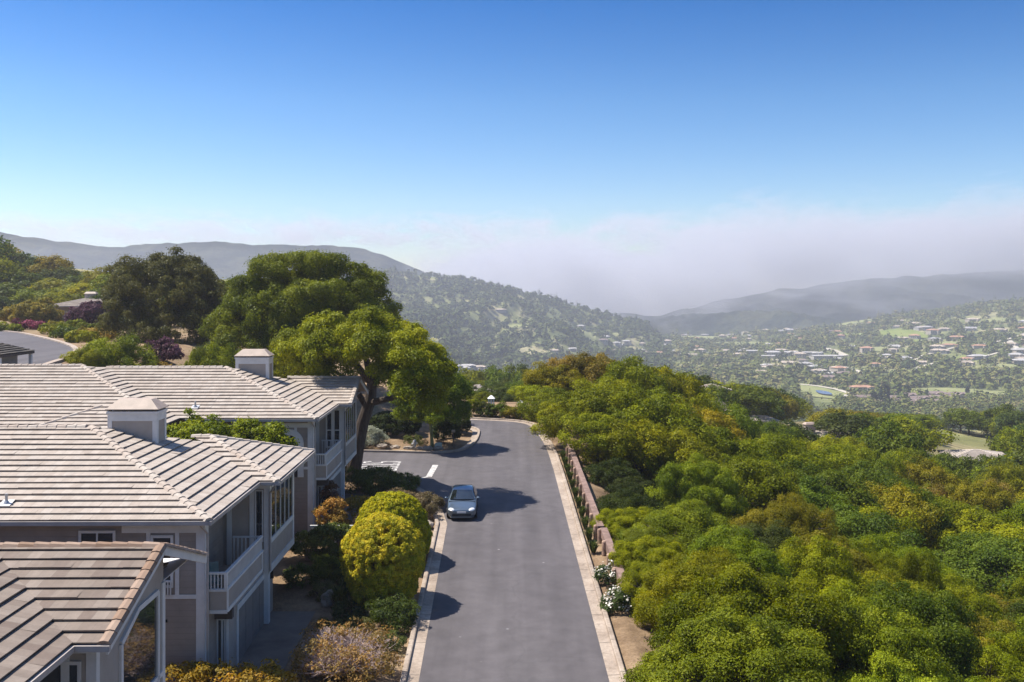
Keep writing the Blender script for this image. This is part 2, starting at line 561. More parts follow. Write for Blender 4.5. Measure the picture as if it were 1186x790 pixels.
mtn_m, nt, out = new_mat('mountain_scrub')
c_ = ramp(nt, pnoise(nt, .009, 8, .7), [(.38, (.012, .02, .018)), (.5, (.022, .032, .024)), (.6, (.055, .06, .038)), (.7, (.03, .036, .026))])  # scrub colour made darker and bluer in place of thicker haze
c_ = mixc(nt, .6, c_, ramp(nt, pnoise(nt, .05, 6, .7), [(.35, (.2, .2, .2)), (.65, (.7, .7, .7))]), 'OVERLAY')
bsdf(nt, out, c_, .95, .05, 0, pnoise(nt, .06, 5, .7), 1.0, 8)
far = grid_mesh('mountain_range', np.stack([Xf, Yf, Zf], -1), mtn_m)
tag(far, kind='structure', label='blue wooded mountain range fading into low cloud')

# ---------------------------------------------------------------- haze
hzb = MB()
hzb.box(-2700, 2700, -60, 2400, -125, 105)
m, nt, out = new_mat('valley_haze')
pv = N(nt, 'ShaderNodeVolumePrincipled')
pv.inputs['Color'].default_value = (.78, .785, .90, 1)
pv.inputs['Density'].default_value = .00022
pv.inputs['Anisotropy'].default_value = .35
L(nt, pv.outputs[0], out.inputs['Volume'])
HAZE_NODE = pv
haze = hzb.build('haze', m)
tag(haze, 'thin pale haze filling the air over the valley', None, None, 'stuff')

# ---------------------------------------------------------------- low cloud bank beyond the valley
fb = MB()
fb.box(-3600, 4200, 2412, 5600, -130, 520)
m, nt, out = new_mat('low_cloud')
pos = position(nt)
sx = N(nt, 'ShaderNodeSeparateXYZ'); L(nt, pos, sx.inputs[0])


def mth(op, a, b=None, c=None):
    n = N(nt, 'ShaderNodeMath', operation=op)
    for i, v in enumerate((a, b, c)):
        if v is None: continue
        if hasattr(v, 'node'): L(nt, v, n.inputs[i])
        else: n.inputs[i].default_value = v
    return n.outputs[0]


def smst(x, a, b):
    n = N(nt, 'ShaderNodeMapRange', interpolation_type='SMOOTHERSTEP')
    L(nt, x, n.inputs[0]); n.inputs[1].default_value = a; n.inputs[2].default_value = b
    return n.outputs[0]


n1 = pnoise(nt, .0016, 4, .55, 0, (1, .35, 2.6))
n2 = pnoise(nt, .0052, 6, .66, .4, (1, .4, 2.3))
bil = mth('MULTIPLY_ADD', mth('SUBTRACT', n1, .5), 420, mth('MULTIPLY', mth('SUBTRACT', n2, .5), 620))
right = smst(sx.outputs['X'], 250, 1900)
topz = mth('MULTIPLY_ADD', right, 100, 192)
zz = mth('ADD', sx.outputs['Z'], bil)
d1 = mth('SUBTRACT', 1.0, smst(mth('SUBTRACT', zz, topz), -70, 30))
# the deck lifts off the hills towards the right, and rests on the valley in the middle
low = smst(mth('SUBTRACT', mth('MULTIPLY_ADD', bil, -.25, sx.outputs['Z']), mth('MULTIPLY', smst(sx.outputs['X'], 650, 1350), 70)), -60, 60)
lowf = mth('MAXIMUM', low, mth('MULTIPLY_ADD', smst(sx.outputs['X'], 650, 1350), -.80, 1.0))
d2 = smst(mth('ADD', sx.outputs['X'], mth('MULTIPLY', bil, 1.5)), -560, 160)
d3 = smst(mth('ADD', mth('MULTIPLY_ADD', bil, 1.0, sx.outputs['Y']), mth('MULTIPLY', smst(sx.outputs['X'], 500, 1500), 380)), 3150, 3420)
patch = mth('MULTIPLY_ADD', smst(n2, .35, .65), .9, .35)
body = mth('MULTIPLY', mth('MULTIPLY', mth('MULTIPLY', d1, d2), mth('MULTIPLY', d3, lowf)), patch)
# torn wisps over the mountains on the left
wv = smst(n2, .44, .66)
veil = mth('MULTIPLY', mth('MULTIPLY', wv, smst(sx.outputs['Y'], 4200, 4700)), mth('MULTIPLY', smst(sx.outputs['Z'], 200, 270), mth('SUBTRACT', 1.0, smst(sx.outputs['Z'], 300, 420))))
veil = mth('MULTIPLY', veil, .75)
den = mth('MAXIMUM', body, veil)
den = mth('MULTIPLY', den, .0042)
pv = N(nt, 'ShaderNodeVolumePrincipled')
pv.inputs['Color'].default_value = (.80, .80, .85, 1)
pv.inputs['Anisotropy'].default_value = .2
L(nt, den, pv.inputs['Density'])
L(nt, pv.outputs[0], out.inputs['Volume'])
fog = fb.build('cloud_bank', m)
tag(fog, 'low lavender cloud bank lying over the far hills', None, None, 'stuff')

# ---------------------------------------------------------------- sky, sun, camera
SUN_EL, SUN_AZ = 58.0, 14.0
sv = Vector((-math.cos(R(SUN_EL)) * math.cos(R(SUN_AZ)), math.cos(R(SUN_EL)) * math.sin(R(SUN_AZ)), math.sin(R(SUN_EL))))
w = bpy.data.worlds.new('World'); SC.world = w; w.use_nodes = True
nt = w.node_tree; nt.nodes.clear()
sk = N(nt, 'ShaderNodeTexSky', sky_type='NISHITA', sun_disc=False)
sk.sun_elevation = R(SUN_EL)
sk.sun_rotation = math.atan2(sv.x, sv.y)
sk.altitude = 150; sk.air_density = 1.0; sk.dust_density = .3; sk.ozone_density = 3.5
bg = N(nt, 'ShaderNodeBackground'); bg.inputs['Strength'].default_value = .039
gm = N(nt, 'ShaderNodeGamma', i_Gamma=1.5)
L(nt, sk.outputs[0], gm.inputs['Color']); tcw = N(nt, 'ShaderNodeTexCoord'); sz_ = N(nt, 'ShaderNodeSeparateXYZ'); L(nt, tcw.outputs['Generated'], sz_.inputs[0])
deep = ramp(nt, sz_.outputs['Z'], [(.03, (.84, .80, .86)), (.085, (.86, .83, .86)), (.184, (.60, .76, .83)), (.28, (.20, .57, .78)), (.42, (.45, .7, .85)), (.6, (2.35, 1.95, 1.55))])  # last stop brightens the unseen zenith as a warm fill for shaded walls
L(nt, mixc(nt, 1.0, gm.outputs[0], deep, 'MULTIPLY'), bg.inputs['Color'])
wo = N(nt, 'ShaderNodeOutputWorld'); L(nt, bg.outputs[0], wo.inputs['Surface'])

sd = bpy.data.lights.new('sun', 'SUN'); sd.energy = 4.9; sd.angle = R(.53); sd.color = (1, .94, .84)
so = bpy.data.objects.new('sun', sd); C.objects.link(so)
so.rotation_euler = sv.to_track_quat('Z', 'Y').to_euler(); so.location = (-60, 10, 80)

cd = bpy.data.cameras.new('camera'); cam = bpy.data.objects.new('camera', cd); C.objects.link(cam)
cam.location = (0, 0, HC); cam.rotation_euler = (R(90), 0, 0)
cd.sensor_width = 36; cd.lens = F / 1186 * 36; cd.shift_y = -60 / 1186
cd.clip_start = .5; cd.clip_end = 20000
SC.camera = cam
vs = SC.view_settings
vs.view_transform = 'Standard'; vs.look = 'None'; vs.exposure = 0.9; vs.gamma = 1; vs.use_curve_mapping = False
cy = SC.cycles
cy.use_denoising = True
cy.max_bounces = 6; cy.diffuse_bounces = 3; cy.glossy_bounces = 3; cy.transmission_bounces = 4; cy.volume_bounces = 1; cy.transparent_max_bounces = 8
cy.volume_step_rate = .3; cy.volume_max_steps = 256
cy.use_adaptive_sampling = True; cy.adaptive_threshold = .015
cy.caustics_reflective = False; cy.caustics_refractive = False
# ---------------------------------------------------------------- pavement
def pz(Y): return SL * (min(Y, 110) - 36)


def xr(Y): return 3.54 - .0157 * (Y - 36)
def xl(Y): return -3.39 - .0157 * (Y - 36)


def smooth_line(pts, n=3):
    """Chaikin corner cutting, ends kept"""
    for _ in range(n):
        q = [pts[0]]
        for a, b in zip(pts, pts[1:]):
            q.append((a[0] * .75 + b[0] * .25, a[1] * .75 + b[1] * .25))
            q.append((a[0] * .25 + b[0] * .75, a[1] * .25 + b[1] * .75))
        q.append(pts[-1])
        pts = q
    return pts


RIGHT = [(xr(-12), -12), (xr(70), 70)] + smooth_line([(xr(71), 71), (2.75, 80), (1.95, 88), (1.3, 90.4), (0, 91.6), (-3.5, 92.6), (-9, 93.4), (-24, 94.6)], 2)
ISLE = smooth_line([(-24, 79.2), (-10.4, 78.2), (-5.6, 77.5), (-4.2, 78.6), (-3.55, 81.5), (-3.38, 85), (-3.5, 87.6), (-5, 88.6), (-10, 89), (-24, 89.4)], 2)
NEAR = smooth_line([(-26, 71.8), (-11, 70.4), (-8.4, 69.0), (-6.6, 67.0), (-5.1, 63.8), (-4.35, 61.0), (xl(57), 57)], 2) + [(xl(-12), -12)]


def inset_poly_obj(name, outline, z, m):
    bm = MB()
    tri = tessellate_polygon([[Vector((x, y, 0)) for x, y in outline]])
    P = [(x, y, pz(y) + z) for x, y in outline]
    for t in tri:
        f = [P[i] for i in t]
        if (Vector(f[1]) - Vector(f[0])).cross(Vector(f[2]) - Vector(f[0])).z < 0: f = f[::-1]
        bm.face(f)
    return bm.build(name, m)


out_line = RIGHT + ISLE[::-1] + NEAR
road = inset_poly_obj('road', out_line, 0, ASPHALT)
tag(road, 'grey asphalt road with a side street', None, None, 'structure')


def kerb(line, side, label):
    """pan of pale concrete along the asphalt, then a raised kerb"""
    bm = MB()
    n = len(line)
    offs = []
    for i in range(n):
        a = Vector(line[max(i - 1, 0)]); b = Vector(line[min(i + 1, n - 1)])
        d = (b - a).normalized()
        offs.append(Vector((d.y, -d.x)) * side)
    prof = [(0, .006), (.44, .022), (.46, .13), (.50, .15), (.63, .15), (.66, .13), (.66, -.25)]
    # re-sample long straights so the joints between the cast lengths can be cut
    rings, run = [], 0
    pts = []
    for i in range(n - 1):
        a, b = Vector(line[i]), Vector(line[i + 1])
        k = max(1, int((b - a).length / 3.0))
        for j in range(k):
            t = j / k
            pts.append((a.lerp(b, t), offs[i].lerp(offs[i + 1], t)))
    pts.append((Vector(line[-1]), offs[-1]))
    for p, o in pts:
        rings.append([Vector((p.x + o.x * q, p.y + o.y * q, pz(p.y) + h)) for q, h in prof])
    for r0, r1 in zip(rings, rings[1:]):
        g = (r1[0] - r0[0]).normalized() * .012
        for k in range(len(prof) - 1):
            f = [r0[k], r0[k + 1], r1[k + 1] - g, r1[k] - g]
            bm.face(f if side < 0 else f[::-1])
    o = bm.build('kerb', KERBM)
    return tag(o, label, None, None, 'structure')


kerb(RIGHT, 1, 'pale concrete kerb and gutter below the timber guard rail')
kerb(ISLE, 1, 'pale concrete kerb round the planted corner of the side street')
kerb(NEAR, 1, 'pale concrete kerb along the front gardens')
for nm, w_ in (('edge_stain', 0),): pass

# painted STOP legend read by a driver coming down the side street towards the main road
STROKES = {'S': [(1, .85), (.8, 1), (.2, 1), (0, .85), (0, .62), (.2, .5), (.8, .5), (1, .36), (1, .15), (.8, 0), (.2, 0), (0, .15)],
           'T': [(0, 1), (1, 1), None, (.5, 1), (.5, 0)],
           'O': [(.2, 0), (0, .15), (0, .85), (.2, 1), (.8, 1), (1, .85), (1, .15), (.8, 0), (.2, 0)],
           'P': [(0, 0), (0, 1), (.8, 1), (1, .85), (1, .6), (.8, .45), (0, .45)]}


def flat_stroke(bm, a, b, w, z):
    a, b = Vector(a), Vector(b)
    d = (b - a).normalized(); s = Vector((-d.y, d.x)) * w / 2; e = d * w * .45
    a, b = a - e, b + e
    q = [a - s, b - s, b + s, a + s]
    bm.face([(p.x, p.y, pz(p.y) + z) for p in q])


bm = MB()
x0, ln, y_top, wd, gap = -10.95, 2.6, 74.1, .62, .22
z = .004
for i, chx in enumerate('STOP'):
    yl = y_top - i * (wd + gap)
    prev = None
    for p in STROKES[chx]:
        q = None if p is None else (x0 + p[1] * ln, yl - p[0] * wd)
        if prev and q:
            z += .0004
            flat_stroke(bm, prev, q, .17, z)
        prev = q
tag(bm.build('stop_marking', PAINT), 'worn white STOP letters painted across the side street', 'road marking')
bm = MB()
flat_stroke(bm, (-5.78, 69.2), (-5.62, 72.7), .42, .005)
flat_stroke(bm, (-7.25, 67.35), (-5.9, 69.05), .2, .0055)
tag(bm.build('stop_line', PAINT), 'white stop line with its slanting tail at the side street mouth', 'road marking')

# driveways
def sheet(name, poly, dz, m, label, kind='structure'):
    bm = MB()
    P = [(x, y, hz(x, y) + dz) for x, y in poly]
    bm.face(P)
    return tag(bm.build(name, m), label, None, None, kind)


def drape(name, x0, x1, y0, y1, n, k, dz, m, label):
    xs = np.linspace(x0, x1, n); yy = np.linspace(y0, y1, k)
    A, B = np.meshgrid(xs, yy, indexing='ij')
    o = grid_mesh(name, np.stack([A, B, ht(A, B) + dz], -1).transpose(1, 0, 2), m)
    return tag(o, label, None, None, 'structure')


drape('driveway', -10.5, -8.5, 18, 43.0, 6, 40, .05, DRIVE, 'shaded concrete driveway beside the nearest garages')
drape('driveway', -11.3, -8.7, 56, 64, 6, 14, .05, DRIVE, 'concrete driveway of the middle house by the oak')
# upper road on the plateau, bending away to the left
bm = MB()
inner = [(-60, 62), (-52, 74), (-56, 92), (-68, 112), (-90, 134), (-120, 150)]
outer = [(-33.5, 58), (-35.5, 78), (-41, 94), (-53.5, 114), (-70, 137), (-104, 160)]
inner, outer = smooth_line(inner, 2), smooth_line(outer, 2)
for i in range(len(inner) - 1):
    for j in range(10):
        f = []
        for ii, jj in ((i, j), (i, j + 1), (i + 1, j + 1), (i + 1, j)):
            p = Vector(inner[ii]).lerp(Vector(outer[ii]), jj / 10)
            f.append((p.x, p.y, hz(p.x, p.y) + .09))
        bm.face(f)
tag(bm.build('road', ASPHALT), 'upper road curving away on the plateau at left', None, None, 'structure')
bm = MB()
for a, b in zip(outer, outer[1:]):
    d = (Vector(b) - Vector(a)).normalized(); o = Vector((d.y, -d.x))
    A0 = Vector((a[0], a[1], hz(*a))); B0 = Vector((b[0], b[1], hz(*b))); o3 = Vector((o.x, o.y, 0))
    bm.hexa([A0 + Vector((0, 0, -.2)), A0 + o3 * .5 + Vector((0, 0, -.2)), B0 + o3 * .5 + Vector((0, 0, -.2)), B0 + Vector((0, 0, -.2)),
             A0 + Vector((0, 0, .2)), A0 + o3 * .5 + Vector((0, 0, .2)), B0 + o3 * .5 + Vector((0, 0, .2)), B0 + Vector((0, 0, .2))])
tag(bm.build('kerb', CONC), 'pale kerb round the outside of the upper road', None, None, 'structure')
# ---------------------------------------------------------------- houses
PITCH = .335


def clip_band(poly, axis, lo, hi):
    for s, lim in ((1, lo), (-1, hi)):
        res = []
        for i in range(len(poly)):
            a, b = poly[i], poly[(i + 1) % len(poly)]
            da, db = s * (a[axis] - lim), s * (b[axis] - lim)
            if da >= -1e-7: res.append(a)
            if (da > 1e-7 and db < -1e-7) or (da < -1e-7 and db > 1e-7):
                t = da / (da - db)
                res.append(tuple(a[k] + (b[k] - a[k]) * t for k in range(2)))
        poly = res
        if len(poly) < 3: return []
    return poly


_r = random.Random(11)


def tiles(mb, pts, p0, u, mi=0, e=.43, t=.072, cell=1.36):
    """cover a planar roof polygon with stepped tile courses; p0,u: a point and direction on the eave"""
    p0, u = Vector(p0), Vector(u).normalized()
    P = [Vector(p) for p in pts]
    n = Vector((0, 0, 0))
    for i in range(len(P)):
        n += (P[i] - P[0]).cross(P[(i + 1) % len(P)] - P[0])
    n.normalize()
    if n.z < 0: n = -n
    v = n.cross(u).normalized()
    if v.z < 0: v = -v
    q = [((p - p0).dot(u), (p - p0).dot(v)) for p in P]
    vmin, vmax = min(a[1] for a in q), max(a[1] for a in q)
    mb.face([p - n * .02 for p in P], mi, q)
    k0 = math.floor(vmin / e)
    for k in range(k0, math.ceil(vmax / e)):
        a = k * e
        band = clip_band(q, 1, a, a + e)
        if len(band) < 3: continue
        u0 = min(b[0] for b in band); u1 = max(b[0] for b in band)
        s0 = math.floor(u0 / cell) - .5 * (k % 2)
        c = s0
        dr = 0
        while c * cell < u1:
            piece = clip_band(band, 0, c * cell, (c + 1) * cell)
            c += 1
            if len(piece) < 3: continue
            tt = t * _r.uniform(.82, 1.18)
            def lift(vv): return tt + (.008 - tt) * (vv - a) / e
            f = [p0 + u * b[0] + v * b[1] + n * lift(b[1]) for b in piece]
            mb.face(f, mi, [b for b in piece])
            low = [b for b in piece if abs(b[1] - a) < 1e-5]
            if len(low) >= 2:
                lo, hi = min(low), max(low)
                A = p0 + u * lo[0] + v * lo[1]; B = p0 + u * hi[0] + v * hi[1]
                mb.face([A + n * .032, B + n * .032, B + n * tt, A + n * tt], mi, [lo, hi, hi, lo])
                mb.face([A + n * .032, B + n * .032, B + n * .03 + v * .16, A + n * .03 + v * .16], mi, [lo, hi, hi, lo])


def cap_row(name, mat, parent, org, lines, w=.17, h=.085):
    for p, q in lines:
        mb = MB(org)
        p, q = Vector(p), Vector(q)
        d = q - p
        n = max(1, round(d.length / .4)); l = d.length / n; d.normalize()
        s = d.cross(Vector((0, 0, 1))).normalized()
        up = s.cross(d).normalized()
        for i in range(n):
            a = p + d * l * i; b = a + d * (l + .04)
            hh = h + _r.uniform(-.006, .006)
            ra = [a + s * x * w + up * (z + .03) for x, z in ((-1, -.03), (-.65, hh * .72), (0, hh), (.65, hh * .72), (1, -.03))]
            rb = [b + s * x * w * .93 + up * z for x, z in ((-1, -.03), (-.65, hh * .72), (0, hh), (.65, hh * .72), (1, -.03))]
            uv0 = (i * .34 + .17, 0.2)
            for k in range(4):
                mb.face([ra[k], ra[k + 1], rb[k + 1], rb[k]], 0, [uv0] * 4)
            mb.face(ra, 0, [uv0] * 5)
        mb.build('ridge_cap' if abs(p.z - q.z) < .01 else 'hip_cap', mat, parent)


def window(parent, org, face, a0, a1, z0, z1, off, vm=(), hm=(), fw=.09, frame=None, poly=None, dark=None):
    """face 'front' looks to -y at y=off, 'right' looks to +x at x=off; a runs along the wall"""
    def P(a, d, z):
        return (a, off - d, z) if face == 'front' else (off + d, a, z)
    mb = MB(org)
    def bar(b0, b1, c0, c1, d0=.012, d1=.06):
        q = [P(b0, d0, c0), P(b1, d0, c0), P(b1, d1, c0), P(b0, d1, c0), P(b0, d0, c1), P(b1, d0, c1), P(b1, d1, c1), P(b0, d1, c1)]
        mb.hexa(q)
    bar(a0 - fw, a0, z0 - fw, z1 + fw); bar(a1, a1 + fw, z0 - fw, z1 + fw)
    bar(a0, a1, z0 - fw, z0); bar(a0, a1, z1, z1 + fw)
    for t in vm: bar(a0 + (a1 - a0) * t - .03, a0 + (a1 - a0) * t + .03, z0, z1, .012, .05)
    for t in hm: bar(a0, a1, z0 + (z1 - z0) * t - .03, z0 + (z1 - z0) * t + .03, .012, .045)
    w_ = mb.build('window', frame or TRIM, parent)
    pb = MB(org)
    q = [P(a0, .025, z0), P(a1, .025, z0), P(a1, .025, z1), P(a0, .025, z1)]
    pb.face(q)
    g = pb.build('pane', GLASS)
    g.parent = w_
    return w_


def frustum(mb, x0, x1, y0, y1, z0, z1, dx, dy, mi=0):
    mb.hexa([(x0, y0, z0), (x1, y0, z0), (x1, y1, z0), (x0, y1, z0), (x0 + dx, y0 + dy, z1), (x1 - dx, y0 + dy, z1), (x1 - dx, y1 - dy, z1), (x0 + dx, y1 - dy, z1)], mi)


def chimney(parent, org, x0, x1, y0, y1, zb, zt):
    mb = MB(org)
    mb.box(x0, x1, y0, y1, zb, zt, 0)
    tw = .16
    for a, b in ((x0 - .03, x0 + tw), (x1 - tw, x1 + .03)):
        mb.box(a, b, y0 - .035, y0 - .002, zb, zt, 1)
    mb.box(x0 + tw, x1 - tw, y0 - .033, y0 - .002, zt - .3, zt, 1)
    for a, b in ((y0 - .03, y0 + tw), (y1 - tw, y1 + .03)):
        mb.box(x1 + .002, x1 + .036, a, b, zb, zt, 1)
    mb.box(x1 + .002, x1 + .034, y0 + tw, y1 - tw, zt - .3, zt, 1)
    mb.box(x0 - .07, x1 + .07, y0 - .07, y1 + .07, zt + .002, zt + .10, 1)
    for a in (x0, (x0 + x1) / 2 - .3, x1 - .1):
        for b in (y0, y1 - .1):
            mb.box(a, a + .1, b, b + .1, zt + .1, zt + .2, 3)
    frustum(mb, x0 - .1, x1 + .1, y0 - .1, y1 + .1, zt + .2, zt + .58, .42, .38, 2)
    mb.box(x0 - .11, x1 + .11, y0 - .11, y1 + .11, zt + .17, zt + .199, 2)
    return mb.build('chimney', [WALLP, TRIM, CHIMCAP, DARKWOOD], parent)


def pipe(parent, org, x, y, z):
    mb = MB(org)
    mb.tube([(x, y, z - .05), (x, y, z + .38)], [.05, .05], 8)
    mb.hexa([(x - .2, y - .2, z - .05), (x + .2, y - .2, z - .05), (x + .2, y + .2, z + .085), (x - .2, y + .2, z + .085),
             (x - .2, y - .2, z - .01), (x + .2, y - .2, z - .01), (x + .2, y + .2, z + .125), (x - .2, y + .2, z + .125)])
    mb.tube([(x, y, z + .02), (x, y, z + .14)], [.12, .06], 8)
    return mb.build('vent_pipe', METAL, parent)


def house(Y0, zg, label, gable=False, hero='mid', tile=TILE, capm=CAPT, left_block=False, xleft=-34.0, ze=6.27, xe=-10.0, name='terrace_house'):
    root = empty(name, (-13 - .0113 * Y0, Y0, zg), .0113, label, 'house', 'tiled hillside houses along the road')
    O = (-13, 0, 0)
    def zm(y): return ze + PITCH * y
    yr = 6.8; zr = ze + PITCH * yr; xh = xe - yr
    # ---- walls
    mb = MB(O)
    mb.box(xleft, -11.6, .6, 13.0, -1.2, ze - .06, 0)
    mb.box(-11.6, -10.35, .6, 1.02, -1.2, ze - .06, 0)
    mb.box(-11.6, -10.35, 1.02, 2.2, -1.2, 2.72, 0)
    mb.box(-11.6, -9.95, 2.2, 9.3, -1.2, 2.70, 1)
    y1 = 12.3
    mb.box(-13.5, -9.7, 7.5, y1, 2.42, ze + (.0 if gable else -.02), 1)
    if gable:
        yc = 10.8
        zt = ze + PITCH * 3.3
        mb.prism([(-9.7, 7.5, ze), (-9.7, y1, ze), (-9.7, y1, ze + PITCH * (14.7 - y1) - .1), (-9.7, yc, zt + .05), (-9.7, 7.5, ze + .1)], (-3.8, 0, 0), 1)
    wall = mb.build('wall', [SIDING, WALLP], root)
    # ---- trim: pilasters, bands, corner boards
    mb = MB(O)
    for x in (-10.62,): mb.box(x, -10.33, .57, .6 - .002, -1, ze - .1)
    mb.box(-10.348, -10.31, .57, 1.0, -1, ze - .1)
    mb.box(-13.2, -10.62, .565, .598, 3.42, 3.56)
    mb.box(-13.2, -10.62, .57, .598, ze - .55, ze - .3)
    for x in (-12.35, -11.35): mb.box(x, x + .14, .568, .598, 3.56, ze - .3)
    # bay: front pilasters, sill bands, corner boards
    for x in (-11.45, -10.5, -9.9): mb.box(x, x + .2, 7.46, 7.498, 2.42, ze - .15)
    mb.box(-11.4, -9.7, 7.455, 7.498, ze - .4, ze - .12)
    mb.box(-9.698, -9.65, 7.46, 7.66, 2.42, ze - .1)
    mb.box(-9.698, -9.65, y1 - .2, y1 + .03, 2.42, ze - .1)
    mb.box(-9.698, -9.64, 7.46, y1 + .03, 2.34, 2.62)
    mb.box(-9.698, -9.63, 7.66, y1 - .2, 3.55, 3.68)
    # lower storey
    mb.box(-9.948, -9.90, 3.3, 3.48, -.3, 2.3); mb.box(-9.948, -9.90, 7.92, 8.1, -.3, 2.3)
    mb.box(-9.948, -9.895, 3.3, 8.1, 2.1, 2.32)
    mb.box(-9.948, -9.72, 7.52, 7.80, -.3, 2.42)
    mb.box(-10.1, -9.93, 2.17, 2.198, -.3, 2.5)
    for y in (2.9, 4.9): mb.box(-11.598, -11.54, y, y + .2, 2.95, ze - .1)
    mb.build('trim', TRIM, root)
    # ---- beam, gutter, soffit
    mb = MB(O)
    mb.box(-10.78, -9.72, 1.86, 2.12, 2.28, 2.62)
    mb.box(-11.0, -9.82, 2.16, 6.3, 2.62, 2.74)
    mb.build('beam', DARKWOOD, root)
    # ---- balcony
    mb = MB(O)
    mb.box(-11.58, -9.78, 1.1, 6.4, 2.76, 2.92)
    mb.box(-10.30, -9.70, 1.08, 1.16, 2.76, 3.52); mb.box(-9.78, -9.702, 1.16, 6.4, 2.76, 3.52)
    mb.box(-10.30, -9.66, 1.04, 1.2, 3.52, 3.60, 1); mb.box(-9.8, -9.66, 1.2, 6.42, 3.52, 3.60, 1)
    mb.box(-9.702, -9.67, 1.10, 1.24, 2.78, 3.52, 1); mb.box(-9.702, -9.67, 6.26, 6.4, 2.78, 3.52, 1)
    mb.box(-9.702, -9.672, 1.24, 6.26, 2.74, 2.86, 1); mb.box(-10.3, -9.67, 1.045, 1.079, 2.74, 2.86, 1)
    bal = mb.build('balcony', [WALLP, TRIM], root)
    mb = MB(O)
    mb.box(-10.32, -9.68, 1.06, 1.18, 4.12, 4.19); mb.box(-9.79, -9.68, 1.18, 6.4, 4.12, 4.19)
    for x in np.linspace(-10.26, -9.76, 5): mb.box(x - .02, x + .02, 1.1, 1.14, 3.60, 4.12)
    for y in np.linspace(1.3, 6.3, 38): mb.box(-9.75, -9.71, y - .02, y + .02, 3.60, 4.12)
    mb.box(-9.79, -9.68, 1.06, 1.17, 3.60, 4.12)
    for y in np.linspace(6.3, 6.34, 1): mb.box(-10.9, -9.8, 6.33, 6.39, 4.1, 4.17)
    for x in np.linspace(-10.85, -9.9, 7): mb.box(x - .02, x + .02, 6.34, 6.38, 2.95, 4.1)
    mb.build('railing', TRIM, bal)
    # ---- garage door
    mb = MB(O)
    mb.box(-9.948, -9.92, 3.5, 7.9, -.2, 2.08)
    for k in range(1, 4): mb.box(-9.921, -9.912, 3.52, 7.88, k * .52 - .03, k * .52)
    for y in (4.6, 5.7, 6.8): mb.box(-9.921, -9.910, y - .015, y + .015, -.15, 2.06)
    mb.build('garage_door', GARAGE, root)
    # ---- windows
    window(root, O, 'front', -10.30, -10.02, -.1, 2.15, 2.2, (.5,), fw=.05)
    window(root, O, 'right', 1.5, 2.8, 2.98, 5.2, -11.6, (.5,), fw=.07)
    if hero == 'near':
        mb = MB(O)
        yl0, yl1 = 9.05, 11.75
        x = -9.7
        pts = [(yl0, 2.9), (yl1, 2.9), (yl1, 6.03), (10.25, 6.03), (yl0, 5.52)]
        for (a, b), (c, d) in zip(pts, pts[1:] + pts[:1]):
            mb.bar((x + .035, a, b), (x + .035, c, d), .14, .07, 0, (1, 0, 0))
        wdw = mb.build('window', TRIM, root)
        pb = MB(O); pb.face([(x + .02, a, b) for a, b in pts]); g = pb.build('pane', GLASS); g.parent = wdw
        window(root, O, 'front', -11.3, -10.1, 3.0, 5.6, 7.5, (), fw=.08)
    else:
        window(root, O, 'right', 7.75, 12.0, 3.74, ze - .42, -9.7, (.2, .42, .62, .82), fw=.07)
        if hero == 'mid':
            window(root, O, 'front', -10.22, -9.98, 3.7, ze - .5, 7.5, (), fw=.05)
            window(root, O, 'front', -14.6, -13.5, 4.2, 5.72, .6, (.5,))
            window(root, O, 'front', -12.1, -11.5, 3.9, 5.55, .6, ())
            mb = MB(O)
            mb.box(-12.0, -11.45, .50, .56, 4.02, 4.08)
            for xx in np.linspace(-11.96, -11.49, 6): mb.box(xx - .02, xx + .02, .51, .55, 3.56, 4.02)
            mb.build('window_railing', TRIM, root)
            mb = MB(O); mb.box(-12.0, -11.62, .57, .597, 2.60, 2.70); mb.build('wall_vent', BLACK, root)
        else:
            window(root, O, 'front', -10.75, -10.0, 3.6, ze - .45, 7.5, (), (.45,), fw=.09)
    if hero == 'far':
        # arched window with a broad pale surround
        mb = MB(O)
        cx, rr, zc = -11.62, .46, 4.85
        n = 14
        inn = [(cx - rr, 3.0)] + [(cx - rr * math.cos(math.pi * i / n), zc + rr * math.sin(math.pi * i / n)) for i in range(n + 1)] + [(cx + rr, 3.0)]
        ro = .78
        ou = [(cx - ro, 3.0)] + [(cx - ro * math.cos(math.pi * i / n), zc + ro * math.sin(math.pi * i / n)) for i in range(n + 1)] + [(cx + ro, 3.0)]
        for i in range(len(inn) - 1):
            a, b, c, d = ou[i], ou[i + 1], inn[i + 1], inn[i]
            mb.hexa([(a[0], .597, a[1]), (b[0], .597, b[1]), (c[0], .597, c[1]), (d[0], .597, d[1]), (a[0], .52, a[1]), (b[0], .52, b[1]), (c[0], .52, c[1]), (d[0], .52, d[1])])
        mb.box(cx - .03, cx + .03, .56, .585, 3.0, zc + rr)
        wdw = mb.build('window', TRIM, root)
        pb = MB(O); pb.face([(x, .588, z) for x, z in inn]); g = pb.build('pane', GLASS); g.parent = wdw
    # ---- roof
    rf = MB(O)
    xl_ = xleft - .4
    if left_block:
        xb = -17.45
        tiles(rf, [(xe, 0, ze), (xh, yr, zr), (xb - 9.6, yr, zr), (xb + .0, 0, ze)], (xe, 0, ze), (1, 0, 0))
    else:
        tiles(rf, [(xe, 0, ze), (xh, yr, zr), (xl_, yr, zr), (xl_, 0, ze)], (xe, 0, ze), (1, 0, 0))
    tiles(rf, [(xe, 0, ze), (xe, 13.6, ze), (xh, yr, zr)], (xe, 0, ze), (0, 1, 0))
    tiles(rf, [(xe, 13.6, ze), (xh, yr, zr), (xl_, yr, zr), (xl_, 13.6, ze)], (xe, 13.6, ze), (1, 0, 0), cell=4)
    xb_, yb0, yb1, ybm = -9.2, 6.9, 14.7, 10.8
    zb = ze + PITCH * 3.9
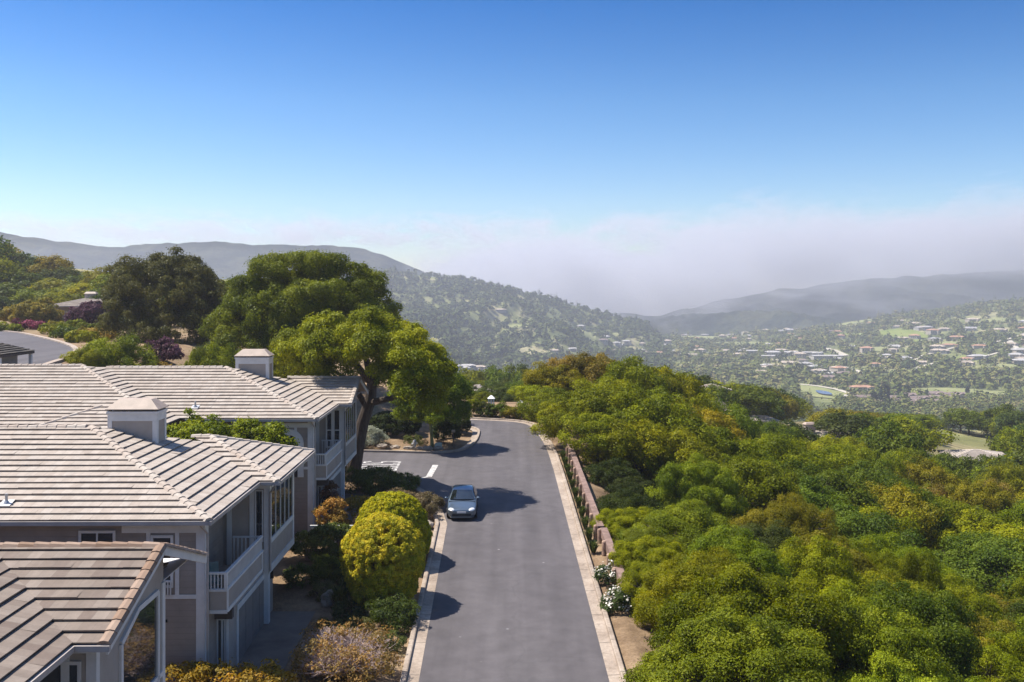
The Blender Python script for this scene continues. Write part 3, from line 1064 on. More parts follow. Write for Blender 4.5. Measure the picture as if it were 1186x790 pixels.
    lines = [((xe, 0, ze), (xh, yr, zr)), ((xh - .2, yr, zr), (xl_, yr, zr))]
    if gable:
        tiles(rf, [(xb_, yb0, ze), (xb_, ybm, zb), (-13.9, ybm, zb), (-10, yb0, ze)], (xb_, yb0, ze), (1, 0, 0))
        tiles(rf, [(xb_, yb1, ze), (xb_, ybm, zb), (-13.9, ybm, zb), (-10, yb1, ze)], (xb_, yb1, ze), (1, 0, 0))
        lines += [((-13.9, ybm, zb), (xb_ - .1, ybm, zb)), ((xb_ - .05, yb0, ze), (xb_ - .05, ybm, zb)), ((xb_ - .05, yb1, ze), (xb_ - .05, ybm, zb))]
    else:
        tiles(rf, [(xb_, yb0, ze), (-13.1, ybm, zb), (-13.9, ybm, zb), (-10, yb0, ze)], (xb_, yb0, ze), (1, 0, 0))
        tiles(rf, [(xb_, yb0, ze), (xb_, yb1, ze), (-13.1, ybm, zb)], (xb_, yb0, ze), (0, 1, 0))
        tiles(rf, [(xb_, yb1, ze), (-13.1, ybm, zb), (-13.9, ybm, zb), (-10, yb1, ze)], (xb_, yb1, ze), (1, 0, 0))
        lines += [((xb_, yb0, ze), (-13.1, ybm, zb)), ((xb_, yb1, ze), (-13.1, ybm, zb)), ((-13.1, ybm, zb), (-13.9, ybm, zb))]
    if left_block:
        zl = ze + PITCH * 7.5; yf0 = -2.2; yrl = yf0 + 7.5; xc = -17.45
        tiles(rf, [(xc, yf0, ze), (xc - 7.5, yrl, zl), (xl_, yrl, zl), (xl_, yf0, ze)], (xc, yf0, ze), (1, 0, 0))
        tiles(rf, [(xc, yf0, ze), (xc, yf0 + 15, ze), (xc - 7.5, yrl, zl)], (xc, yf0, ze), (0, 1, 0))
        tiles(rf, [(xc, yf0 + 15, ze), (xc - 7.5, yrl, zl), (xl_, yrl, zl), (xl_, yf0 + 15, ze)], (xc, yf0 + 15, ze), (1, 0, 0), cell=4)
        lines = [lines[0], ((xh - .2, yr, zr), (xc - 6.6, yr, zr))] + lines[2:] + [((xc, yf0, ze), (xc - 7.5, yrl, zl)), ((xc - 7.5, yrl, zl), (xl_, yrl, zl))]
        # low hipped bay standing forward of the left block
        x0, x1, yf = -23.9, -17.9, -3.6
        zf = ze - .05
        tiles(rf, [(x0, yf, zf), (x1, yf, zf), (x1 - 2.6, yf + 2.6, zf + PITCH * 2.6), (x0 + 2.6, yf + 2.6, zf + PITCH * 2.6)], (x0, yf, zf), (1, 0, 0))
        tiles(rf, [(x0, yf, zf), (x0 + 2.6, yf + 2.6, zf + PITCH * 2.6), (x0, yf + 5, zf)], (x0, yf, zf), (0, 1, 0))
        tiles(rf, [(x1, yf, zf), (x1 - 2.6, yf + 2.6, zf + PITCH * 2.6), (x1, yf + 5, zf)], (x1, yf, zf), (0, 1, 0))
        lines += [((x0, yf, zf), (x0 + 2.6, yf + 2.6, zf + PITCH * 2.6)), ((x1, yf, zf), (x1 - 2.6, yf + 2.6, zf + PITCH * 2.6))]
    roof = rf.build('roof', tile, root)
    cap_row('ridge_cap', capm, roof, O, lines)
    if hero != 'near':
        chimney(roof, O, -16.4, -14.4, 7.55, 8.65, zr - 2.2, 9.0)
    if hero == 'mid': pipe(roof, O, -17.4, 1.0, ze + PITCH * 1.0 + .03)
    if hero == 'far': pipe(roof, O, -17.0, 1.3, ze + PITCH * 1.3 + .03)
    # ---- gutters and soffits
    mb = MB(O)
    gx = xb + .3 if left_block else xl_
    mb.box(gx, xe + .02, -.09, .03, ze - .14, ze + .0)
    mb.box(xe - .02, xe + .10, -.09, yb0 - .02, ze - .14, ze + .0)
    mb.box(xb_ - .02, xb_ + .10, yb0 - .09, yb1 + .06, ze - .14, ze - .0) if not gable else None
    mb.box(xe + .1, xb_ - .02 + (.12 if gable else 0), yb0 - .09, yb0 + .03, ze - .14, ze)
    if left_block:
        mb.box(xl_, -17.4, -2.31, -2.19, ze - .14, ze)
        mb.box(-24, -17.85, -3.7, -3.6, ze - .2, ze - .06)
    mb.build('gutter', GUTTER, root)
    if hero != 'near':
        for pts in ([(xe - .35, .1, ze - .14), (-10.2, .5, ze - .55), (-10.2, .52, -.3)], [(xb_ - .1, yb0 + .1, ze - .14), (-9.62, 7.40, ze - .55), (-9.62, 7.42, 2.45)]):
            mb = MB(O); mb.tube(pts, [.045] * 3, 8); mb.build('downpipe', GUTTER, root)
    mb = MB(O)
    mb.box(gx, xe - .02, .03, .62, ze - .12, ze - .09); mb.box(-11.62, xe - .02, .62, yb0, ze - .12, ze - .09)
    if not gable: mb.box(-10.0, xb_ - .03, yb0 + .04, yb1, ze - .12, ze - .09)
    mb.box(-13.0, -10.0 + (.28 if gable else 0), 12.33, yb1, ze - .121, ze - .091)
    if gable:
        # barge boards
        for ya, yb in ((yb0, ybm), (yb1, ybm)):
            mb.bar((xb_ + .01, ya, ze - .13), (xb_ + .01, yb, zb - .13), .06, .24)
    mb.build('soffit', TRIM, root)
    if left_block:
        mb = MB(O)
        mb.box(xl_ + .5, -18.1, -1.6, .598, -1.2, ze - .13)
        mb.box(-23.4, -18.4, -3.1, -1.602, -1.2, ze - .2)
        mb.build('wall', SIDING, root)
    return root


H3 = house(16.2, -.3, 'nearest tiled house with brown weathered roof and gabled bay window', True, 'near', TILE2, CAPT2, xleft=-26)
H1 = house(34.0, .05, 'tiled house with hipped bay and a wide chimney near its ridge, second from the camera', False, 'mid')
H2 = house(54.0, .93, 'pale tiled house with arched window and gabled bay beside the oak trunk', True, 'far', left_block=True, xleft=-38)

# wall lanterns are parts of their houses
for hs_, y_ in ((H1, 8.7), (H2, 8.7)):
    mb = MB((-13, 0, 0))
    mb.box(-9.94, -9.80, y_, y_ + .16, 1.75, 1.80); mb.box(-9.92, -9.82, y_ + .02, y_ + .14, 1.80, 2.12); mb.box(-9.945, -9.78, y_ - .02, y_ + .18, 2.12, 2.16)
    mb.build('wall_lantern', BLACK, hs_)

# cushioned chairs on the balcony of the middle house
def balcony_chair(x, y, rz_, label):
    o = empty('balcony_chair', (x - .0113 * (34 + y), 34 + y, .05 + 2.93), rz_, label, 'chair')
    mb = MB(); mb.box(-.3, .3, -.3, .3, .3, .46); mb.build('seat', FABRIC, o)
    mb = MB(); mb.hexa([(-.3, .2, .46), (.3, .2, .46), (.3, .32, .46), (-.3, .32, .46), (-.3, .34, 1.0), (.3, .34, 1.0), (.3, .44, 1.0), (-.3, .44, 1.0)]); mb.build('backrest', FABRIC, o)
    for sx_ in (-1, 1):
        mb = MB(); mb.box(sx_ * .34 - .03, sx_ * .34 + .03, -.3, .34, .6, .65); mb.build('armrest', DARKWOOD, o)
        for sy in (-.27, .3):
            mb = MB(); mb.box(sx_ * .34 - .025, sx_ * .34 + .025, sy - .025, sy + .025, 0, .6); mb.build('leg', DARKWOOD, o)
    return o


balcony_chair(-10.75, 3.0, .5, 'pale green cushioned chair on the shaded balcony')


# ---------------------------------------------------------------- other houses seen whole
def simple_house(name, loc, rz_, w, d, h, pitch, over, wallm, tilem, capm, label, cat='house', hip=True, chim=None, wing=None, wins=(), group=None):
    """hipped house: w along x, d along y, local origin at ground centre"""
    root = empty(name, loc, rz_, label, cat, group)
    mb = MB(); mb.box(-w / 2, w / 2, -d / 2, d / 2, -2.5, h)
    if wing: mb.box(wing[0], wing[1], -d / 2 - wing[2], -d / 2 - .002, -2.5, h - .2)
    mb.build('wall', wallm, root)
    W, D = w / 2 + over, d / 2 + over
    hh = pitch * D
    rf = MB()
    r0, r1 = (-W + D, W - D) if hip else (-W, W)
    tiles(rf, [(-W, -D, h), (W, -D, h), (r1, 0, h + hh), (r0, 0, h + hh)], (-W, -D, h), (1, 0, 0), cell=3)
    tiles(rf, [(-W, D, h), (W, D, h), (r1, 0, h + hh), (r0, 0, h + hh)], (-W, D, h), (1, 0, 0), cell=3)
    tiles(rf, [(W, -D, h), (W, D, h), (r1, 0, h + hh)], (W, -D, h), (0, 1, 0), cell=3)
    tiles(rf, [(-W, -D, h), (-W, D, h), (r0, 0, h + hh)], (-W, -D, h), (0, 1, 0), cell=3)
    lines = [((-W, -D, h), (r0, 0, h + hh)), ((W, -D, h), (r1, 0, h + hh)), ((r0, 0, h + hh), (r1, 0, h + hh)), ((-W, D, h), (r0, 0, h + hh)), ((W, D, h), (r1, 0, h + hh))]
    if wing:
        a, b, k = wing
        a -= over * .6; b += over * .6
        m_ = (a + b) / 2; hw = (b - a) / 2
        zt = h - .15 + pitch * 1.2 * hw; y0 = -d / 2 - k - over; y1 = 0
        tiles(rf, [(a, y0, h - .15), (m_, y0, zt), (m_, y1, zt), (a, y1, h - .15)], (a, y0, h - .15), (0, 1, 0), cell=3)
        tiles(rf, [(b, y0, h - .15), (m_, y0, zt), (m_, y1, zt), (b, y1, h - .15)], (b, y0, h - .15), (0, 1, 0), cell=3)
        g = MB(); g.prism([(a + .4, y0 + .4, h - .2), (b - .4, y0 + .4, h - .2), (m_, y0 + .4, zt - .12)], (0, .15, 0)); g.build('wall', wallm, root)
    roof = rf.build('roof', tilem, root)
    cap_row('ridge_cap', capm, roof, (0, 0, 0), lines)
    mb = MB()
    mb.box(-W - .05, W + .05, -D - .08, -D, h - .15, h); mb.box(W, W + .08, -D, D, h - .15, h); mb.box(-W - .08, -W, -D, D, h - .15, h)
    mb.build('gutter', GUTTER, root)
    if chim:
        x, y, z = chim
        mb = MB(); mb.box(x - .9, x + .9, y - .5, y + .5, h, z); frustum(mb, x - 1, x + 1, y - .6, y + .6, z + .02, z + .35, .3, .3, 1)
        mb.build('chimney', [WALLP, CHIMCAP], roof)
    for f, a0, a1, z0, z1, off in wins:
        window(root, (0, 0, 0), f, a0, a1, z0, z1, off, (.5,), fw=.1)
    return root


simple_house('garden_house', (-68.3, 166, 7.9), .05, 13, 9, 3.6, .26, .8, SIDING, TILE, CAPT,
             'low pale house with grey tiled roof behind the purple tree on the upper road', chim=(-2, 0, 5.6), wing=(1.0, 6, 2.5), wins=(('front', -4.5, -2.6, .9, 2.6, -4.5),))
simple_house('hillside_house', (-45.4, 71.5, 8.5), .0, 12, 6, 4.2, .34, .5, SIDING, TILE2, CAPT2,
             'tall grey house cut by the left edge of the frame above the roofs', wins=(('right', -2.0, -.6, 2, 3.6, 6.0),))
pv_ = empty('garden_pavilion', (-36.9, 70.2, 7.3), 0, 'dark shingled pavilion roof on white posts at the left edge', 'pavilion')
rf = MB(); W, D = 2.0, 2.4
for a, b, ax in (((-W, -D), (W, -D), (1, 0, 0)), ((W, -D), (W, D), (0, 1, 0)), ((W, D), (-W, D), (1, 0, 0)), ((-W, D), (-W, -D), (0, 1, 0))):
    tiles(rf, [(a[0], a[1], 2.45), (b[0], b[1], 2.45), (0, 0, 3.3)], (a[0], a[1], 2.45), ax, e=.3)
rf.build('roof', DARKTILE, pv_)
mb = MB(); mb.box(-W, W, -D, -D + .1, 2.28, 2.44); mb.box(W - .1, W, -D + .1, D, 2.28, 2.44); mb.box(-W, -W + .1, -D + .1, D, 2.28, 2.44); mb.build('beam', DARKWOOD, pv_)
for x, y in ((1.8, -2.2), (1.8, 2.2), (-1.8, -2.2), (-1.8, 2.2)):
    mb = MB(); mb.box(x - .1, x + .1, y - .1, y + .1, -.6, 2.28); mb.build('post', WHITE, pv_)
mb = MB(); mb.box(-1.9, .9, -2.1, 2.1, -.6, 2.27); mb.build('wall', WALLP, pv_)
# ---------------------------------------------------------------- plants
def unit(a):
    return a / np.maximum(np.linalg.norm(a, axis=-1, keepdims=True), 1e-9)


def leaves(name, P, Nn, Ln, tone, aspect, mat, parent=None, rs=None, fold=.25):
    """one rhombic leaf per point"""
    rs = rs or np.random.RandomState(1)
    n = len(P)
    t = unit(np.cross(Nn, rs.randn(n, 3)))
    b = np.cross(Nn, t)
    l = Ln[:, None] * .5
    wv = l * aspect
    lift = Nn * wv * fold
    V = np.stack([P - t * l, P + b * wv + lift, P + t * l, P - b * wv + lift], 1).reshape(-1, 3)
    Q = np.arange(n * 4).reshape(n, 4)
    return np_mesh(name, V, Q, mat, parent, False, tone)


def crown_points(lobes, cr, per, seed, up=.35, zcut=-.55, inner=.12, squash=.8, shell=(.72, 1.06), gap=0.0, ragged=1.0, spread=1.9):
    rs = np.random.RandomState(seed)
    P, Nn, T = [], [], []
    lb = np.array(lobes, float)
    for cx, cy, cz, rx, ry, rz_ in lb:
        area = 4 * math.pi * ((rx * ry) ** 1.6 / 3 + (rx * rz_) ** 1.6 / 3 + (ry * rz_) ** 1.6 / 3) ** (1 / 1.6)
        nc = max(4, int(area / (cr * cr * spread)))
        d = unit(rs.randn(nc, 3))
        d = d[d[:, 2] > zcut]
        f = rs.uniform(*shell, len(d))
        f = f * (1 + ragged * .16 * np.sin(d[:, 0] * 4 + seed) * np.cos(d[:, 1] * 5 + seed * 2) + ragged * .10 * np.sin(d[:, 0] * 9 + d[:, 2] * 7 + seed * 3))
        c = np.array([cx, cy, cz]) + d * f[:, None] * np.array([rx, ry, rz_])
        keep = np.ones(len(c), bool)
        for o in lb:
            if abs(o[0] - cx) + abs(o[1] - cy) + abs(o[2] - cz) < 1e-6: continue
            q = ((c - o[:3]) / o[3:]) ** 2
            keep &= q.sum(1) > .42
        if gap: keep &= rs.rand(len(c)) > gap
        c, d = c[keep], d[keep]
        r = cr * (1 + (rs.uniform(.45, 1.5, len(c)) - 1) * ragged)
        ct = rs.rand(len(c))
        for ci, di, ri, ti in zip(c, d, r, ct):
            m = max(6, int(per * (ri / cr) ** 2))
            e = unit(rs.randn(m, 3) + di * .9 + np.array([0, 0, up]))
            rad = ri * np.where(rs.rand(m) < inner, rs.uniform(.1, .7, m), np.where(rs.rand(m) < .08 * ragged, rs.uniform(1.1, 1.5, m), rs.uniform(.75, 1.12, m)))
            p = ci + e * rad[:, None] * np.array([1, 1, squash])
            P.append(p)
            Nn.append(unit(e * 1.0 + rs.randn(m, 3) * .5 + np.array([0, 0, .2])))
            T.append(np.clip(.5 + (ti - .5) * .7 + rs.randn(m) * .16, 0, 1))
    return np.concatenate(P), np.concatenate(Nn), np.concatenate(T), rs


def crown(name, lobes, cr, per, leaf, seed, mat=LEAF, parent=None, aspect=.55, **kw):
    P, Nn, T, rs = crown_points(lobes, cr, per, seed, **kw)
    return leaves(name, P, Nn, leaf * rs.uniform(.65, 1.3, len(P)), T, aspect, mat, parent, rs)


def trunk(name, base, tips, r0, parent, mat=BARK, bend=.25, seed=1, fork=.45, twigs=0, lobes=()):
    """tapered trunk that forks towards the given points"""
    rs = random.Random(seed)
    mb = MB()
    base = Vector(base)
    top = sum((Vector(t) for t in tips), Vector()) / len(tips)
    f = base.lerp(top, fork)
    f.x += rs.uniform(-bend, bend); f.y += rs.uniform(-bend, bend)
    m = base.lerp(f, .5) + Vector((rs.uniform(-bend, bend), rs.uniform(-bend, bend), 0)) * .7
    mb.tube([base - Vector((0, 0, .5)), base + Vector((0, 0, .15)), m, f], [r0 * 1.5, r0 * 1.12, r0 * .85, r0 * .75], 9)
    for t in tips:
        t = Vector(t)
        k = f.lerp(t, .5) + Vector((rs.uniform(-bend, bend), rs.uniform(-bend, bend), rs.uniform(0, bend)))
        mb.tube([f - (k - f) * .05, k, t], [r0 * .6, r0 * .4, r0 * .12], 6)
    for i in range(twigs):
        l = lobes[1 + i % 5]
        c_ = Vector(l[:3]); d = Vector((rs.gauss(0, 1), rs.gauss(0, 1), abs(rs.gauss(0, 1)))).normalized()
        q = rs.uniform(.95, 1.22)
        e = c_ + Vector((d.x * l[3], d.y * l[4], d.z * l[5])) * q
        k = c_.lerp(e, .55) + Vector((rs.uniform(-.2, .2), rs.uniform(-.2, .2), rs.uniform(-.1, .25)))
        mb.tube([c_, k, e], [r0 * .28, r0 * .17, r0 * .06], 4, 0, False)
    return mb.build(name, mat, parent, True)


def rand_lobes(seed, rx, rz_, n, h0, ry=None):
    """a crown of n lobes: one wide body and a ring of smaller heads; h0 = height of the crown's centre"""
    rs = random.Random(seed)
    ry = ry or rx
    L_ = [(0, 0, h0, rx * .72, ry * .72, rz_ * .78)]
    for i in range(n):
        a = 6.283 * (i + rs.uniform(-.3, .3)) / n
        k = rs.uniform(.45, .68)
        s = rs.uniform(.36, .52)
        L_.append((math.cos(a) * rx * k, math.sin(a) * ry * k, h0 + rz_ * rs.uniform(-.35, .38), rx * s, ry * s, rz_ * rs.uniform(.42, .6)))
    L_.append((rx * rs.uniform(-.25, .25), ry * rs.uniform(-.25, .25), h0 + rz_ * .5, rx * .45, ry * .45, rz_ * .5))
    return L_


PROTO = {}


def tree_proto(key, lobes, cr, per, leaf, seed, r0=.2, mat=LEAF, twigs=0, **kw):
    """unit tree kept for copying: its crown and trunk meshes"""
    c = crown('crown', lobes, cr, per, leaf, seed, mat, **kw)
    t = trunk('trunk', (0, 0, 0), [l[:3] for l in lobes[1:6]], r0, None, seed=seed, twigs=twigs, lobes=lobes)
    PROTO[key] = (c.data, t.data)
    for o in (c, t): bpy.data.objects.remove(o)


GREEN = (.14, .165, .004); YELLOWG = (.19, .202, .005); OLIVE = (.18, .165, .010); BROWN = (.185, .145, .022)
DARKG = (.06, .078, .014); MIDG = (.085, .118, .010); FRESH = (.155, .19, .010)


def tree(name, loc, key, s, sz, rz_, col, label, cat='tree', group=None):
    root = empty(name, loc, rz_, label, cat, group)
    rt_ = random.Random(int(loc[0] * 131 + loc[1] * 17))
    root.scale = (s * rt_.uniform(.84, 1.2), s * rt_.uniform(.84, 1.2), sz)
    root.rotation_euler = (rt_.uniform(-.13, .13), rt_.uniform(-.13, .13), rz_)
    for me, nm in zip(PROTO[key], ('crown', 'trunk')):
        o = bpy.data.objects.new(nm, me); C.objects.link(o); o.parent = root
        o.color = (*col, 1)
    return root


# prototypes: crown radius about 4, height about 6.4
for i in range(4):
    tree_proto('near%d' % i, rand_lobes(20 + i, 4.0, 2.7, 9, 3.9), .56, 470, (.11, .125, .14, .12)[i], (20 + i), .17, twigs=60, squash=.9, aspect=.5, gap=.15, shell=(.66, 1.12), spread=2.3)
for i in range(4):
    tree_proto('mid%d' % i, rand_lobes(40 + i, 4.0, 2.8, 7, 3.9), .70, 210, .19, (40 + i), .2, twigs=40, squash=.9, gap=.14, shell=(.66, 1.12), spread=2.3)
for i in range(4):
    tree_proto('dist%d' % i, rand_lobes(60 + i, 4.0, 2.9, 6, 3.9), .92, 95, .36, 60 + i, .22, squash=.85, shell=(.68, 1.12), spread=2.2, gap=.1)

rg = random.Random(5)
LAWN_AT = ground_at(1117, 508, 130.0)
YCAP = ([600, 780, 820, 850, 900, 930, 960, 1000, 1040, 1080, 1110, 1150, 1190, 1300], [415, 425, 441, 446, 453, 463, 471, 478, 482, 480, 478, 467, 470, 470])
CLEAR = [(1092, 499, 1143, 517, LAWN_AT.y), (940, 494, 985, 506, 168), (1117, 519, 1148, 526, 163), (816, 443, 830, 449, 173), (534, 440, 572, 458, 170), (864, 479, 888, 483, 190), (925, 452, 975, 466, 330)]


def blocked(X, Y, ztop, r):
    xp = CX + F * X / Y; yt = HY + F * (HC - ztop) / Y; rp = F * r / Y
    for i, (x0, y0, x1, y1, Yt) in enumerate(CLEAR):
        k, q = (1.0, 2.2) if i == 0 else (.7, 1.2)
        if Y < Yt and xp + rp * k > x0 and xp - rp * k < x1 and yt < y1 and yt + rp * q > y0: return True
    return False


NEARG = 'oaks crowding the slope below the guard rail'
MIDG_ = 'oaks on the wooded shoulder right of the road'
placed = []


def pick(w):
    x = rg.random() * sum(k for k, _ in w)
    for k, v in w:
        x -= k
        if x <= 0: return v


def tint(c, v=.14):
    b = rg.uniform(1 - v, 1 + v)
    return tuple(x * b * rg.uniform(.94, 1.06) for x in c)


KIND = {'g': (GREEN, 'green'), 'y': (YELLOWG, 'bright yellow green'), 'o': (OLIVE, 'olive'), 'b': (BROWN, 'brownish'), 'd': (DARKG, 'dark green'), 'm': (MIDG, 'deep green'), 'f': (FRESH, 'fresh green')}


def put(X, Y, ztop, r, key, col, group, label, sink=True, ground=None):
    g = hz(X, Y) if ground is None else ground
    s = r / 4.2
    sz = max(.35, (ztop - g) / 6.9)
    t = tree('oak_tree', (X, Y, g), key, s, sz, rg.uniform(0, 6.28), tint(col), label, 'tree', group)
    placed.append((X, Y, r))
    return t


# tall clump beside the bend: each crown placed by where it stands
CL = 'tall oaks clumped beside the bend'
for x, yt, Y, r, kd in [(640, 424, 99, 3.4, 'o'), (668, 412, 101, 3.3, 'b'), (722, 419, 99, 4.0, 'g'), (770, 431, 99, 4.2, 'y'), (808, 455, 97, 3.6, 'g'), (690, 413, 108, 3.4, 'b'),
                        (622, 448, 95, 3.0, 'y'), (648, 452, 88, 3.1, 'g'), (700, 440, 91, 4.2, 'y'), (752, 452, 90, 4.2, 'g'), (800, 474, 87, 4.0, 'o'),
                        (660, 462, 80, 3.0, 'y'), (702, 450, 81, 3.8, 'g'), (752, 462, 79, 4.2, 'g'), (838, 470, 103, 3.8, 'm'), (692, 482, 74.5, 2.9, 'g'), (735, 488, 74, 3.4, 'y'), (785, 500, 74, 3.6, 'g')]:
    p = at(x, yt, Y)
    nmk = KIND[kd]
    put(max(p.x, xr(Y) + 1.6 if Y < 76 else p.x), Y, p.z, r, 'mid%d' % rg.randrange(4), nmk[0], CL, nmk[1] + ' oak in the tall clump shading the guard rail by the bend')

# oaks just below the rail and down the near slope
def near_band(y0, y1, sp, keyf, rr, hh, group, lab, xmin, xk=.6, pal=None):
    Y = y0; row = 0
    while Y < y1:
        X = xmin(Y) + (sp * .5 if row % 2 else 0)
        while X < xk * Y + 3:
            x, y = X + rg.uniform(-.28, .28) * sp, Y + rg.uniform(-.28, .28) * sp
            x = max(x, xmin(y))
            r = rg.uniform(*rr); g = hz(x, y)
            zt = g + rg.uniform(*hh)
            X += sp * rg.uniform(.9, 1.15)
            if any((x - a) ** 2 + (y - b) ** 2 < (.52 * (r + c)) ** 2 for a, b, c in placed): continue
            if blocked(x, y, zt, r): continue
            if ((x - LAWN_AT.x) / 9) ** 2 + ((y - LAWN_AT.y) / 26) ** 2 < 1: continue
            if x < 11.2 and 57 < y < 71.5: continue
            if y > 118:
                zc = HC - (np.interp(CX + F * x / y, *YCAP) - HY) * y / F
                if zt > zc: zt = zc - rg.uniform(0, .8)
                if zt - g < 2.2: continue
            nz = noise.noise(Vector((x * .05, y * .045, 1.7)))
            if pal: kd = pal(x, y, nz)
            else: kd = pick([(3.5, 'g'), (4 + 8 * max(0, nz), 'y'), (1.4 + 6 * max(0, -nz), 'o'), (.4 + 2.5 * max(0, -nz), 'b'), (2.2, 'm'), (.9, 'd')])
            put(x, y, zt, r, keyf(), KIND[kd][0], group, '%s oak %s' % (KIND[kd][1], lab))
        Y += sp * .86; row += 1


def pal_near(x, y, nz):
    if y < 52 and x < 14: return pick([(3, 'y'), (3, 'f'), (2, 'g')])
    return pick([(3, 'g'), (4 + 7 * max(0, nz), 'y'), (1.2 + 4 * max(0, -nz), 'o'), (.35 + 2.2 * max(0, -nz), 'b'), (1.3, 'm'), (.5, 'd'), (.5, 'f')])


near_band(34, 66, 4.2, lambda: 'near%d' % rg.randrange(4), (2.5, 3.5), (4.2, 6.4), NEARG, 'on the steep slope just below the guard rail', lambda Y: 7.6 + .03 * (Y - 36), pal=pal_near)
near_band(63, 122, 6.0, lambda: 'mid%d' % rg.randrange(4), (3.3, 4.6), (5.0, 7.6), MIDG_, 'in the thick canopy lower down the slope', lambda Y: 12.5 + .12 * (Y - 63))
near_band(120, 205, 8.6, lambda: 'dist%d' % rg.randrange(4), (4.6, 6.4), (6.0, 9.5), MIDG_, 'on the wooded shoulder above the valley', lambda Y: 17 + .02 * (Y - 120),
          pal=lambda x, y, nz: pick([(3, 'g'), (1.5, 'y'), (1.6, 'o'), (2, 'd'), (3, 'm')]))
near_band(206, 330, 10.5, lambda: 'dist%d' % rg.randrange(4), (5.5, 7.6), (7.0, 11), MIDG_, 'along the crest before the valley drops away', lambda Y: 25 + .12 * (Y - 206), xk=.54,
          pal=lambda x, y, nz: pick([(3, 'g'), (1, 'o'), (1, 'b'), (2, 'd'), (3, 'm')]))
for x, yt, Y, r in [(1098, 527, 152, 3.2), (1120, 531, 150, 3.4), (1143, 530, 151, 3.4), (1166, 527, 153, 3.3), (1085, 530, 148, 3.0), (930, 505, 155, 3.2), (955, 508, 154, 3.2), (985, 508, 156, 3.2), (812, 451, 168, 3.2), (828, 450, 169, 3.0), (840, 452, 168, 3.0)]:
    p = at(x, yt, Y)
    put(p.x, Y, p.z, r, 'dist%d' % rg.randrange(4), MIDG, MIDG_, 'deep green oak crowding the walls of a roof among the canopy', ground=p.z - 6)
print('oaks', len(placed))
# small brush right against the rail
for i in range(16):
    Y = 38 + i * 1.9 + rg.uniform(-.5, .5); X = 6.7 + rg.uniform(-.2, .9) - .0157 * (Y - 44)
    g = hz(X, Y)
    if Y > 57: continue
    kd = pick([(2, 'g'), (3, 'y'), (2, 'f')])
    t = tree('oak_shrub', (X, Y, g - .2), 'near%d' % rg.randrange(4), rg.uniform(.30, .42), rg.uniform(.26, .36) + (.06 if Y < 50 else 0), rg.uniform(0, 6), tint(KIND[kd][0]),
             'bushy young oak pressed against the back of the guard rail', 'shrub', 'young oaks pressed against the guard rail')

for i in range(14):  # bushes added in near-black green to stand in for shade in the hollow
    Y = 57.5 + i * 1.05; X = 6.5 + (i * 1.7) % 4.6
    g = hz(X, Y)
    tree('oak_shrub', (X, Y, g - .5), 'mid%d' % (i % 4), .42, .36, i * 1.1, tint((.035, .05, .008)), 'added dark bush standing in for shade in the hollow below the tall oaks', 'shrub', 'added dark bushes standing in for shade below the tall oaks')

# ---- named trees on the left
def big_tree(name, base, lobes, cr, per, leaf, seed, r0, col, label, tips=None, mat=LEAF, bark=BARK, gap=0, fork=.45, cat='tree', **kw):
    """lobes in world metres relative to base"""
    root = empty(name, base, 0, label, cat)
    c = crown('crown', lobes, cr, per, leaf, seed, mat, root, gap=gap, **kw); c.color = (*col, 1)
    trunk('trunk', (0, 0, 0), tips or [l[:3] for l in lobes[:5]], r0, root, bark, .3, seed, fork)
    return root


def rel(base, px):
    """lobes from (x, y, distance, rx, ry, rz)"""
    b = Vector(base)
    return [tuple(at(x, y, Y) - b) + (rx, ry, rz_) for x, y, Y, rx, ry, rz_ in px]


base = (-19.5, 93, 4.0)
big_tree('round_oak', base, rel(base, [(345, 355, 93, 5.6, 4.6, 3.0), (268, 378, 92, 1.7, 2.2, 1.3), (282, 360, 91, 1.9, 2.4, 1.5), (292, 340, 92, 1.8, 2.4, 1.3), (310, 325, 92, 1.9, 2.4, 1.3), (330, 314, 92, 1.8, 2.4, 1.2), (352, 310, 93, 1.9, 2.4, 1.2),
                                       (376, 314, 92, 1.9, 2.4, 1.2), (398, 322, 92, 2.0, 2.4, 1.3), (418, 338, 92, 2.0, 2.4, 1.4), (432, 358, 92, 1.8, 2.2, 1.4), (448, 372, 93, 1.3, 1.8, 1.1), (420, 372, 90, 1.7, 2, 1.3), (280, 395, 90, 1.8, 2.2, 1.4),
                                       (305, 395, 89, 1.9, 2, 1.4), (335, 390, 88.5, 2.1, 2.2, 1.5), (365, 385, 88.5, 2.0, 2.2, 1.4), (395, 372, 89, 1.9, 2.2, 1.4), (320, 358, 88, 1.9, 1.8, 1.4), (352, 350, 87.8, 1.8, 1.8, 1.3), (380, 345, 88.2, 1.9, 1.8, 1.3)]),
         .72, 400, .17, 71, .5, (.125, .15, .008), 'huge round crowned oak rising behind the far tiled roof')
base = (-11.15, 69.6, 1.25)
lean = empty('leaning_oak', base, 0, 'leaning oak with a thick bare dark trunk beside the side street', 'tree')
